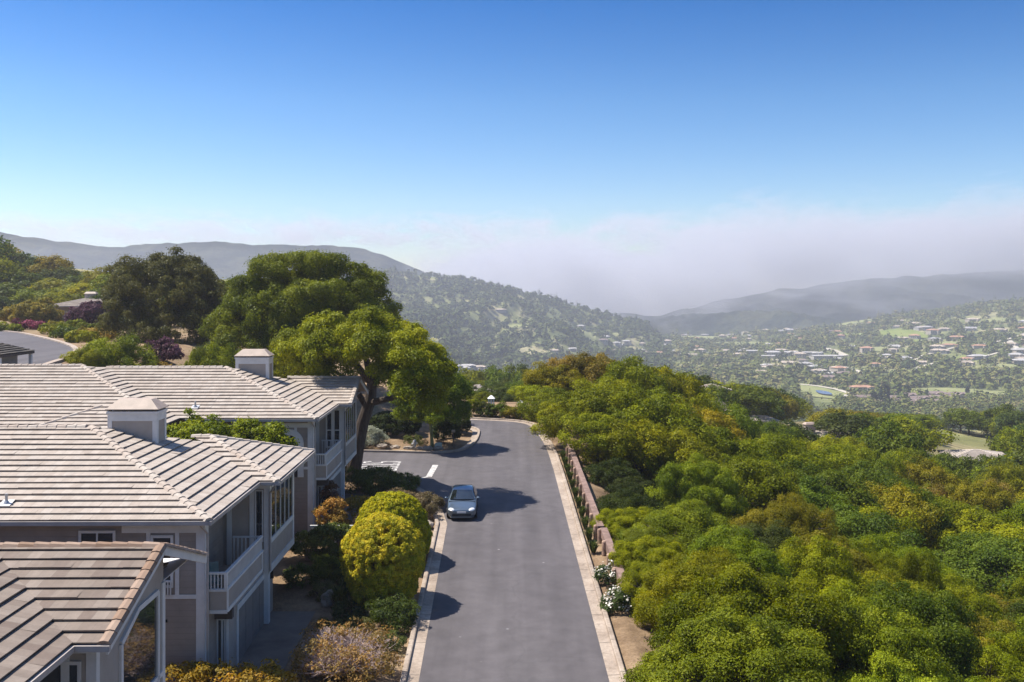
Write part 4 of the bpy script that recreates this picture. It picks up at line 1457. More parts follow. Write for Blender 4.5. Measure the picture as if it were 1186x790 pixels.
lb = rel(base, [(348, 408, 67, 1.3, 1.6, 1.0), (368, 398, 66, 1.4, 1.6, 1.0), (388, 388, 66, 1.5, 1.7, 1.1), (408, 383, 66, 1.5, 1.7, 1.0), (430, 382, 65, 1.5, 1.7, 1.0), (452, 390, 65, 1.5, 1.7, 1.0),
                (470, 402, 64, 1.4, 1.6, 1.0), (486, 418, 64, 1.3, 1.6, 1.0), (498, 434, 63.5, 1.2, 1.4, .9), (440, 404, 63.5, 1.5, 1.6, 1.0), (412, 404, 64.5, 1.5, 1.6, 1.0), (384, 410, 65, 1.4, 1.6, 1.0),
                (362, 424, 67, 1.2, 1.4, .9), (464, 424, 62.5, 1.2, 1.5, .9), (484, 446, 62, 1.1, 1.4, .8), (396, 424, 67, 1.0, 1.3, .7), (505, 452, 63, .9, 1.1, .7), (350, 424, 67, .9, 1.1, .7), (378, 434, 67.5, .9, 1.0, .6), (456, 442, 64, .9, 1.1, .6), (440, 428, 65, .8, 1, .6), (500, 466, 64, .8, 1.0, .8)])
c = crown('crown', lb, .56, 400, .15, 72, LEAF, lean, gap=.22); c.color = (.205, .225, .009, 1)
mb = MB(base)
tp = [at(405, 560, 69.4), at(408, 545, 69.5), at(414, 520, 69.5), at(420, 490, 69.4), at(429, 462, 69.3), at(431, 442, 69.2), at(424, 415, 68)]
mb.tube(tp, [.78, .62, .46, .43, .40, .36, .2], 12)
mb.tube([at(430, 450, 69.3), at(442, 425, 67), at(455, 402, 65)], [.3, .2, .08], 8)
mb.tube([at(431, 466, 69.3), at(454, 461, 66.5), at(484, 446, 62.5)], [.26, .19, .08], 8)
mb.tube([at(426, 440, 69.3), at(405, 412, 67.5), at(390, 396, 66)], [.28, .18, .08], 8)
mb.tube([at(424, 470, 69.4), at(405, 440, 69), at(366, 418, 67)], [.24, .16, .06], 8)
mb.build('trunk', BARK, lean, True)
base = (-6.4, 79.4, 1.9)
big_tree('street_tree', base, rel(base, [(500, 447, 79.5, 2.1, 2.2, 1.9), (478, 452, 79.5, 1.6, 1.8, 1.4), (522, 462, 79, 1.5, 1.6, 1.5), (505, 474, 78, 1.6, 1.5, 1.2), (488, 428, 80, 1.5, 1.5, 1.3), (530, 478, 79, .9, 1, .9), (486, 476, 79, 1.2, 1.2, 1.1)]),
         .52, 330, .15, 73, .13, (.15, .20, .011), 'green street tree with a thin sunlit trunk on the planted corner', bark=bark_mat('pale_bark', (.22, .22, .10)))
base = (-38.5, 111, 8.5)
big_tree('dark_oak', base, rel(base, [(190, 352, 111, 5.0, 4.5, 4.0), (150, 335, 111, 2.8, 3, 2.2), (185, 318, 112, 2.8, 3, 1.7), (222, 325, 112, 2.6, 3, 1.7), (240, 352, 111, 2.4, 2.6, 2.2), (148, 372, 109, 2.2, 2.4, 2.0),
                                      (205, 385, 108, 3.2, 2.6, 2.2), (170, 392, 107.5, 2.2, 2.2, 1.8), (205, 308, 112, 2.2, 2.4, 1.2)]), .75, 330, .19, 74, .45, (.085, .085, .016), 'dark oak standing between the pale garden house and the round oak')
# between the roofs and behind them
for i, (x, yt, Y, r, col, lab) in enumerate([(132, 391, 84, 3.4, FRESH, 'bright bushy tree beside the upper road kerb'), (255, 402, 84, 2.3, FRESH, 'light green bush left of the far chimney'),
                                             (322, 392, 82, 2.2, YELLOWG, 'yellow green tree right of the far chimney'), (228, 407, 82, 1.6, GREEN, 'small green bush in front of the dark oak'),
                                             (98, 405, 80, 1.6, YELLOWG, 'yellowish bush below the upper road kerb')]):
    p = at(x, yt, Y)
    g = min(hz(p.x, Y), p.z - 1.7 * r)
    t = tree('bushy_tree', (p.x, Y, g), 'mid%d' % (i % 4), r / 4.2, (p.z - g) / 6.9, i * 1.3, col, lab, 'tree')
for i, (x, yt, Y, r) in enumerate([(218, 487, 50.6, 1.25), (290, 492, 50.4, .85), (247, 491, 50.2, 1.1), (312, 496, 50.2, .7)]):
    p = at(x, yt, Y); g = hz(p.x, Y)
    base = (p.x, Y, g); h = p.z - g
    big_tree('slender_tree', base, [(0, 0, h - r * .9, r, r, r * .95), (r * .5, -.3, h - 1.9 * r, r * .9, r * .9, r), (-r * .6, .1, h - 1.5 * r, r * .8, r * .8, r), (0, 0, h - 2.9 * r, r, r, r * 1.1)], .36, 110, .17, 80 + i, .07, FRESH,
             ['broad light green tree filling the gap left between two roofs', 'slim light green tree under the arched window', 'light green sapling between two roofs, second from the chimney', 'smallest light green sapling nearest the arched window'][i], gap=.25)
# wooded skyline on the left
for i, (x, yt, Y, r, kd) in enumerate([(-30, 268, 235, 8, 'm'), (5, 286, 240, 7.5, 'o'), (32, 296, 238, 6.5, 'm'), (55, 300, 236, 5.5, 'o'), (78, 312, 230, 5.5, 'd'), (100, 318, 215, 6, 'm'), (125, 312, 205, 6, 'o'), (-10, 305, 205, 7, 'g'),
                                      (28, 318, 205, 6.5, 'm'), (60, 324, 200, 6, 'y'), (88, 330, 195, 5.5, 'g'), (115, 330, 190, 5.5, 'y'), (140, 318, 185, 6, 'g'), (10, 330, 185, 5.5, 'm'), (40, 336, 182, 5, 'g'), (70, 340, 180, 4.6, 'y'),
                                      (165, 320, 190, 5.5, 'm'), (232, 322, 175, 5.5, 'g'), (252, 330, 160, 5, 'y'), (275, 335, 150, 4.5, 'o'), (215, 340, 150, 5, 'm'), (240, 352, 135, 4.2, 'g'), (262, 372, 120, 3.8, 'y'), (-5, 345, 172, 4.5, 'd'), (160, 345, 150, 4.5, 'd'),
                                      (130, 335, 170, 4.5, 'm'), (150, 360, 140, 4, 'd'), (430, 352, 150, 4.5, 'm'), (465, 385, 140, 4.0, 'g')]):
    p = at(x, yt, Y)
    g = min(hz(p.x, Y), p.z - r * 1.0)
    tree('oak_tree', (p.x, Y, g), 'dist%d' % (i % 4), r / 4.2, (p.z - g) / 6.9, rg.uniform(0, 6), tint(KIND[kd][0]), KIND[kd][1] + ' oak on the wooded hill behind the pale garden house', 'tree', 'oaks on the left skyline')
# trees beyond the road's end and on the saddle
for i, (x, yt, Y, r, kd) in enumerate([(575, 446, 112, 2.6, 'd'), (606, 442, 114, 2.6, 'm'), (552, 455, 108, 1.9, 'g'), (592, 452, 110, 2.2, 'd'), (535, 452, 112, 2.2, 'm'), (515, 440, 118, 3.2, 'd'), (624, 445, 118, 2.6, 'g'),
                                      (560, 468, 104, 1.2, 'o'), (470, 440, 112, 3.6, 'd'), (440, 450, 108, 3.4, 'd'), (495, 455, 106, 2.6, 'm')]):
    p = at(x, yt, Y); g = min(hz(p.x, Y), p.z - 2)
    tree('oak_tree', (p.x, Y, g), 'mid%d' % (i % 4), r / 4.2, (p.z - g) / 6.9, rg.uniform(0, 6), tint(KIND[kd][0]), KIND[kd][1] + ' tree in the row beyond the end of the road', 'tree', 'trees in the row beyond the end of the road')
for i, (x, yt, Y, r, kd) in enumerate([(545, 431, 225, 5, 'g'), (565, 428, 240, 5, 'm'), (590, 427, 230, 5, 'g'), (612, 428, 235, 5, 'd'), (580, 433, 205, 4.4, 'm'), (603, 436, 200, 4.4, 'm'), (530, 434, 215, 4, 'd'), (620, 433, 205, 5, 'g'), (588, 442, 180, 3.6, 'd'), (612, 446, 175, 3.6, 'm'), (528, 445, 178, 3.6, 'g'), (548, 437, 200, 3.2, 'y')]):
    p = at(x, yt, Y); g = min(hz(p.x, Y), p.z - 3)
    tree('oak_tree', (p.x, Y, g), 'dist%d' % (i % 4), r / 4.2, (p.z - g) / 6.9, rg.uniform(0, 6), tint(KIND[kd][0]), KIND[kd][1] + ' tree on the low saddle by the tan roof', 'tree', 'trees on the saddle')


# ---------------------------------------------------------------- shrubs
def shrub(name, loc, lobes, cr, per, leaf, seed, col, label, mat=LEAF, aspect=.5, twigs=0, twig_r=.012, group=None, cat='shrub', tw_mat=None, reach=1.0, **kw):
    """lobes relative to loc. parts: crown (leaves) and stem"""
    root = empty(name, loc, 0, label, cat, group)
    c = crown('crown', lobes, cr, per, leaf, seed, mat, root, aspect, **kw); c.color = (*col, 1)
    rs = random.Random(seed)
    mb = MB()
    tips = []
    for l in lobes:
        for _ in range(max(2, twigs // len(lobes))):
            d = Vector((rs.gauss(0, 1), rs.gauss(0, 1), abs(rs.gauss(0, .8)) + .15)).normalized()
            tips.append((l[0] + d.x * l[3] * reach, l[1] + d.y * l[4] * reach, l[2] + d.z * l[5] * reach))
    for t in tips:
        t = Vector(t); b = Vector((t.x * .12, t.y * .12, -.1))
        k = b.lerp(t, .5) + Vector((rs.uniform(-.15, .15), rs.uniform(-.15, .15), .12))
        mb.tube([b, k, t], [twig_r * 2.2, twig_r * 1.4, twig_r * .5], 5, 0, False)
        if twigs:
            for _ in range(2):
                q = k.lerp(t, rs.uniform(.1, .8)); e = q + Vector((rs.gauss(0, .22), rs.gauss(0, .22), rs.uniform(0, .3)))
                mb.tube([q, e], [twig_r, twig_r * .4], 4, 0, False)
    mb.build('stem', tw_mat or BARK, root)
    return root


def rg_(p): return (p[0], p[1], hz(p[0], p[1]))


# two clipped golden bushes beside the road
def dome(r, h):
    return [(0, 0, h - r * .98, r * .97, r * .97, r * .97), (0, 0, (h - r) * .5, r * .80, r * .80, max(.4, (h - r) * .62))]


shrub('golden_bush', (-5.75, 44.2, .2), dome(1.82, 3.95), .17, 95, .115, 101, (.43, .385, .025), 'nearer round clipped golden bush beside the road', aspect=.38, squash=1.0, shell=(.93, 1.0), zcut=-.85, ragged=.18, spread=1.2)
shrub('golden_bush', (-6.05, 50.0, .4), dome(1.72, 3.55) + [(.4, .6, 1.2, 1.4, 1.5, 1.2)], .17, 95, .115, 102, (.36, .35, .014), 'farther golden bush partly hidden behind the nearer one', aspect=.38, squash=1.0, shell=(.93, 1.0), zcut=-.85, ragged=.18, spread=1.2)
# low evergreen spread and mounds in the front garden
shrub('juniper', rg_((-9.0, 66.0)), [(0, 0, .45, 1.6, 1.7, .6), (1.5, -.6, .4, 1.3, 1.3, .5), (-1.2, -.6, .5, 1.2, 1.4, .6), (.6, -1.9, .4, 1.3, 1.2, .5)], .3, 110, .14, 103, (.085, .12, .018), 'low green juniper spreading at the foot of the leaning oak', aspect=.3)
shrub('green_mound', rg_((-5.0, 41.6)), [(0, 0, .45, .85, .8, .6), (-.5, .3, .35, .6, .6, .45), (.35, -.35, .35, .6, .5, .45)], .24, 90, .13, 104, (.06, .085, .016), 'feathery green mound shrub at the kerb in front of the golden bush', aspect=.3)
shrub('bronze_mound', rg_((-6.0, 59.4)), [(0, 0, .5, 1.1, 1.2, .6), (.6, -1, .4, .8, .8, .5), (-.9, .7, .5, 1.0, 1.0, .6), (1.0, 1.0, .35, .7, .8, .4)], .26, 90, .14, 105, (.15, .12, .06), 'dull bronze ground shrub on the corner left of the car', aspect=.35)
shrub('clipped_hedge', (-8.9, 50.2, .35), [(0, 0, 1.05, 1.75, .7, .75), (-1.2, 0, .9, .8, .6, .7), (1.2, .1, .95, .9, .6, .7)], .26, 110, .14, 106, (.12, .15, .04), 'dark green hedge growing over the low concrete wall', aspect=.5)
shrub('orange_shrub', rg_((-9.6, 53.2)), [(0, 0, 1.3, .75, .7, 1.0), (.3, -.3, .8, .7, .6, .7)], .26, 90, .14, 107, (.34, .215, .05), 'orange tipped shrub under the corner of the bay window', aspect=.45)
shrub('yellow_shrub', rg_((-8.3, 54.6)), [(0, 0, 1.2, .8, .8, .8), (.5, .3, .8, .7, .6, .6)], .26, 80, .14, 108, (.26, .19, .03), 'loose yellow shrub against the far garage', aspect=.45)
shrub('dark_shrub', rg_((-7.7, 52.4)), [(0, 0, .9, .55, .5, .85)], .22, 100, .12, 109, (.05, .035, .022), 'upright dark bronze shrub behind the hedge', aspect=.5)
shrub('red_leaf_plant', (-10.4, 56.4, 1.0), [(0, 0, 1.6, .45, .4, .7), (.25, .1, .9, .4, .4, .6)], .22, 70, .15, 110, (.13, .07, .04), 'slim red and green shrub at the far garage corner', aspect=.4)
# big half-bare shrubs along the bottom of the frame
shrub('dry_shrub', (-6.1, 37.0, .05), [(0, 0, .65, 1.7, 1.9, .75), (-.9, .7, .65, 1.0, 1.0, .7), (.8, -.9, .6, 1.0, 1.2, .65), (-.5, -1.6, .6, 1.2, 1.0, .7)], .26, 26, .12, 111, (.24, .16, .05), 'sprawling half bare pinkish shrub with yellow leaf tips at the kerb', twigs=520, twig_r=.011, tw_mat=TWIG, gap=.25, reach=1.0)
shrub('dry_shrub', (-9.7, 33.2, -.1), [(0, 0, .8, 1.9, 1.3, .8), (-1.5, .2, .7, 1.2, 1.1, .8), (1.2, .3, .8, 1.0, .9, .7)], .28, 70, .13, 112, (.30, .20, .028), 'yellow leaved straggling shrub in front of the garage wall', twigs=200, twig_r=.011, tw_mat=TWIG, gap=.1)
# the border between drive and road
SMALL = [('green_shrub', (-8.9, 47.4), .75, .9, (.11, .14, .02), 'loose dark green shrub below the hedge wall'), ('green_shrub', (-7.6, 46.8), .8, .8, (.09, .12, .03), 'dull green shrub between the hedge wall and the golden bush'),
         ('green_shrub', (-9.9, 46.6), .7, .7, (.08, .11, .02), 'low green shrub in the shade at the garage corner'), ('green_shrub', (-7.0, 42.4), .6, .45, (.07, .09, .03), 'grey green low shrub near the tan rock'),
         ('green_shrub', (-7.1, 45.6), .6, .6, (.08, .11, .02), 'mid green shrub in front of the bronze foliage at the golden bush'), ('green_shrub', (-6.9, 39.6), .5, .45, (.10, .12, .03), 'pale green shrub behind the half bare shrub'),
         ('grassy_shrub', (-7.5, 40.8), .45, .4, (.15, .15, .05), 'straw green grassy shrub at the drive edge'), ('green_shrub', (-4.75, 39.4), .45, .35, (.09, .11, .03), 'little green shrub against the kerb by the half bare shrub'),
         ('green_shrub', (-7.3, 55.6), .8, .7, (.10, .12, .02), 'olive shrub between the middle drive and the corner'), ('green_shrub', (-6.3, 54.0), .7, .6, (.07, .10, .02), 'deep green shrub behind the farther golden bush'),
         ('green_shrub', (-8.5, 45.0), .6, .45, (.14, .14, .05), 'yellowish grassy tuft shrub on bare soil'), ('green_shrub', (-6.4, 41.0), .55, .35, (.11, .11, .03), 'small olive ground shrub behind the dry shrub')]
for i, (nm, p, r, h, col, lab) in enumerate(SMALL):
    shrub(nm, rg_(p), [(0, 0, h * .5, r, r, h * .6), (r * .4, -r * .3, h * .4, r * .6, r * .6, h * .5)], .2, 70, .12, 120 + i, col, lab, aspect=.35)


def blade_clump(name, loc, r, h, n, seed, col, label, w=.035, group=None):
    root = empty(name, loc, 0, label, 'plant', group)
    rs = np.random.RandomState(seed)
    a = rs.rand(n) * 6.283; lean_ = rs.uniform(.15, 1.0, n); hh = h * rs.uniform(.6, 1.1, n)
    d = np.stack([np.cos(a), np.sin(a), 0 * a], 1); s = np.stack([-np.sin(a), np.cos(a), 0 * a], 1) * w * .5
    b = d * (rs.rand(n, 1) * r * .3)
    p1 = b + d * (lean_ * r * .45)[:, None] + np.array([0, 0, 1]) * (hh * .65)[:, None]
    p2 = b + d * (lean_ * r)[:, None] + np.array([0, 0, 1]) * (hh * (1.0 - .35 * lean_))[:, None]
    V = np.stack([b - s, b + s, p1 + s, p1 - s, p2 + s * .2, p2 - s * .2], 1).reshape(-1, 3)
    k = np.arange(n)[:, None] * 6
    Q = np.concatenate([k + np.array([0, 1, 2, 3]), k + np.array([3, 2, 4, 5])])
    o = np_mesh('blades', V, Q, LEAF, root, False, np.tile(rs.rand(n), 2)); o.color = (*col, 1)
    mb = MB(); mb.tube([(0, 0, -.1), (0, 0, .12)], [r * .3, r * .22], 7); mb.build('stem', BARK, root)
    return root


blade_clump('strap_leaf_clump', rg_((-7.55, 43.6)), .75, 1.0, 260, 5, (.085, .10, .02), 'clump of long strap leaves beside the tan rock')
blade_clump('strap_leaf_clump', rg_((-7.9, 48.6)), .6, .8, 150, 6, (.07, .085, .03), 'smaller strap leaf clump at the foot of the hedge wall')


def rock(loc, r, seed, label, sc=(1, 1, .7)):
    bm_ = bmesh.new(); bmesh.ops.create_icosphere(bm_, subdivisions=3, radius=r)
    for v in bm_.verts:
        n_ = noise.noise(v.co * (1.6 / r) + Vector((seed, 0, 0))) + .4 * noise.noise(v.co * (4.5 / r) + Vector((0, seed, 0)))
        v.co *= 1 + .35 * n_
        v.co = Vector((v.co.x * sc[0], v.co.y * sc[1], v.co.z * sc[2]))
    me = bpy.data.meshes.new('rock'); bm_.to_mesh(me); bm_.free()
    o = link_mesh('rock', me, ROCK, None, False); o.location = loc
    return tag(o, label, 'rock')


rock((-8.05, 43.9, hz(-8, 44) + .2), .45, 1, 'tan boulder beside the strap leaf clump', (1, .8, .9))
rock((-5.9, 42.5, hz(-5.9, 42.5) + .15), .35, 2, 'pale flat boulder between the green mound and the golden bush', (1.2, .9, .7))
rock((-4.95, 55.2, hz(-5, 55.2) + .12), .36, 3, 'reddish boulder at the kerb behind the golden bushes', (1.1, 1, .7))
rock((-4.75, 56.4, hz(-5, 56.4) + .12), .3, 4, 'smaller dark boulder at the kerb in front of the car', (1, 1.2, .7))
for i, (X, Y, r_) in enumerate([(-8.2, 78.9, .3), (-9.3, 79.2, .28), (-6.7, 78.6, .34), (-7.3, 78.7, .25), (-10.4, 79.6, .33), (-5.9, 78.7, .28)]):
    o = rock((X, Y, hz(X, Y) + .08), r_, 10 + i, 'low brown stone edging the planted corner', (1.4, .8, .6)); o['group'] = 'stones edging the planted corner'

# planted corner beyond the side street
shrub('boxwood', rg_((-9.6, 84.0)), [(0, 0, .8, 1.7, 1.4, .9), (-1.1, .4, .8, 1.2, 1.2, .9)], .3, 100, .15, 130, (.035, .05, .012), 'dark clipped boxwood mound behind the grey white bush', shell=(.9, 1.02), ragged=.25, spread=1.3)
shrub('boxwood', rg_((-5.4, 82.2)), [(0, 0, .9, 1.0, 1.0, 1.05)], .28, 100, .14, 131, (.04, .06, .012), 'clipped boxwood ball under the street tree', shell=(.9, 1.02), ragged=.25, spread=1.3)
shrub('boxwood', rg_((-4.5, 85.8)), [(0, 0, .75, .8, .9, .85)], .26, 100, .14, 132, (.035, .05, .012), 'dark boxwood at the end of the planted corner nearest the bend', shell=(.9, 1.02), ragged=.25, spread=1.3)
shrub('boxwood', rg_((-5.9, 87.0)), [(0, 0, .8, .95, .9, .9)], .26, 100, .14, 133, (.03, .045, .012), 'dark boxwood left of the one nearest the bend', shell=(.9, 1.02), ragged=.25, spread=1.3)
shrub('grey_bush', rg_((-11.6, 80.6)), [(0, 0, .55, 1.0, .9, .75), (.5, .2, .4, .8, .7, .55)], .26, 90, .12, 134, (.34, .36, .27), 'pale grey leaved bush at the edge of the side street')
shrub('grass_tuft_shrub', rg_((-7.9, 80.5)), [(0, 0, .3, .8, .6, .35)], .2, 60, .12, 135, (.10, .12, .03), 'low green ground shrub under the street tree', aspect=.3)
# far end of the road
for i, (x, y, Y, r, h, col, lab) in enumerate([(549, 484, 94.6, .95, 1.2, GREEN, 'round light green bush at the far kerb left of the lantern post'), (562, 486, 94.4, .8, .9, DARKG, 'dark bush below the white lantern post'),
                                               (578, 486, 94.0, 1.0, .9, MIDG, 'green bush at the far kerb right of the lantern post'), (594, 487, 93.4, .9, .8, OLIVE, 'olive bush at the far kerb before the bend'), (612, 489, 92.6, .95, .9, GREEN, 'green bush at the outer kerb of the bend'),
                                               (625, 492, 92.0, .7, .8, YELLOWG, 'yellow green bush on the outer kerb where the road straightens')]):
    p = at(x, y, Y)
    shrub('kerb_bush', (p.x, Y + .6, hz(p.x, Y)), [(0, 0, h * .55, r, r * .9, h * .6)], .26, 80, .15, 140 + i, col, lab)
# gardens by the upper road
for i, (x, y, Y, r, h, col, nm, lab) in enumerate([(28, 372, 152, 3.0, 3.0, (.24, .20, .03), 'yellow_hedge', 'long yellow hedge beside the upper road'), (45, 371, 154, 2.6, 3.0, (.22, .19, .03), 'yellow_hedge', 'yellow hedge touching the pink flower bed'),
                                                   (37, 377, 142, 1.2, .9, (.24, .06, .085), 'flower_bed', 'pink flowering bush by the upper road'), (22, 378, 142, 1.0, .9, (.12, .03, .05), 'flower_bed', 'dark red bush beside the pink one'),
                                                   (60, 384, 128, 1.3, .9, YELLOWG, 'garden_shrub', 'yellow green shrub on the outer kerb of the upper road'), (78, 390, 118, 1.4, .9, MIDG, 'garden_shrub', 'green shrub along the outer kerb of the upper road'),
                                                   (92, 397, 108, 1.3, .9, YELLOWG, 'garden_shrub', 'yellowish shrub below the purple tree'), (68, 378, 138, 1.2, 1.0, OLIVE, 'garden_shrub', 'olive shrub in front of the pale garden house'), (85, 382, 132, 1.4, 1.2, GREEN, 'garden_shrub', 'round green shrub left of the purple tree'), (108, 398, 112, 1.6, 1.0, (.26, .2, .03), 'garden_shrub', 'golden shrub under the purple tree'),
                                                   (118, 392, 122, 1.6, 1.2, GREEN, 'garden_shrub', 'green shrub right of the purple tree'), (176, 413, 86, 1.1, 1.2, (.24, .17, .03), 'garden_shrub', 'yellow shrub at the foot of the dark oak'), (187, 402, 92, 1.4, 1.5, (.095, .045, .06), 'garden_shrub', 'dark pink shrub under the dark oak'), (10, 385, 135, 1.3, .8, GREEN, 'garden_shrub', 'low green shrub at the left end of the upper road')]):
    p = at(x, y, Y); g = hz(p.x, Y)
    shrub(nm, (p.x, Y, g), [(0, 0, h * .55, r, r * .9, h * .6), (r * .6, .2, h * .45, r * .7, r * .7, h * .5)], .42, 60, .28, 160 + i, col, lab)
p = at(108, 368, 148); g = hz(p.x, 148) - 1.3
big_tree('purple_tree', (p.x, 148, g), [(0, 0, 3.0, 2.6, 2.4, 1.5), (-1.8, 0, 2.8, 1.8, 1.8, 1.2), (1.9, 0, 2.8, 1.8, 1.8, 1.2), (.3, 0, 3.9, 1.6, 1.6, 1.0)], .5, 90, .3, 180, .15, (.085, .035, .05), 'purple leaved tree in front of the pale garden house')

p = at(829, 466, 112)
shrub('bare_tree', (p.x, 112, hz(p.x, 112)), [(0, 0, p.z - hz(p.x, 112) - 1.2, 1.6, 1.6, 1.5)], .5, 3, .14, 401, (.2, .18, .12), 'grey leafless tree among the oaks right of the tall clump', twigs=260, twig_r=.02, tw_mat=TWIG, cat='tree')
p = at(905, 640, 56)
shrub('bare_tree', (p.x, 56, hz(p.x, 56)), [(0, 0, p.z - hz(p.x, 56) - .4, 1.1, 1.1, 1.0)], .4, 3, .12, 402, (.2, .18, .12), 'grey dead treetop sticking out of the nearer oaks', twigs=160, twig_r=.012, tw_mat=TWIG, cat='tree')

# ---------------------------------------------------------------- plants along the guard rail
RAILS = 'tufts of green between the guard rail posts'
for i in range(12):
    Y = 49.3 + i * 2.35; X = 4.36 - .0157 * (Y - 44)
    if i < 1: continue
    blade_clump('verge_tuft', (X, Y, hz(X, Y)), .42, .72, 150, 30 + i, (.06, .085, .02), 'small green tuft between guard rail posts', .04, RAILS)
for i, (X, Y, r) in enumerate([(4.55, 43.3, .50), (4.45, 46.9, .44)]):
    o = shrub('white_flower_bush', (X, Y, hz(X, Y)), [(0, 0, .35, r, r * 1.2, .42)], .2, 80, .11, 190 + i, (.06, .09, .025), ['white flowering bush at the near end of the guard rail', 'white flowering bush one post farther along the rail'][i], aspect=.5)
    P, Nn, T, rs = crown_points([(0, 0, .40, r, r * 1.2, .46)], .2, 6, 300 + i)
    fl = leaves('blossom', P, unit(Nn + np.array([0, 0, .8])), .10 * rs.uniform(.7, 1.2, len(P)), T, .9, LEAF, o, rs); fl.color = (.72, .68, .6, 1)
# ---------------------------------------------------------------- car
def paint_mat(name, col):
    m, nt, out = new_mat(name)
    b = bsdf(nt, out, ramp(nt, noise_tex(nt, 2.5, 4), [(.3, tuple(c * .92 for c in col)), (.7, col)]), .32, .5, .65)
    b.inputs['Coat Weight'].default_value = .8
    b.inputs['Coat Roughness'].default_value = .06
    return m


PAINTC = paint_mat('silver_blue_paint', (.12, .16, .205))
CARGLASS = glass_mat('car_glass', (.012, .016, .018), .02)
LAMP = plain('headlamp_lens', (.80, .80, .78), .15, .8, .3, .1, 8)
PLASTIC = plain('black_plastic', (.018, .018, .02), .5, .4, 0, .2, 5)
RIM = plain('alloy_rim', (.45, .45, .46), .3, .5, .8, .1, 6)


def loft(rings, mb, mi=0, close=True):
    for a, b in zip(rings, rings[1:]):
        n = len(a)
        for k in range(n if close else n - 1):
            mb.face([a[k], a[(k + 1) % n], b[(k + 1) % n], b[k]], mi)


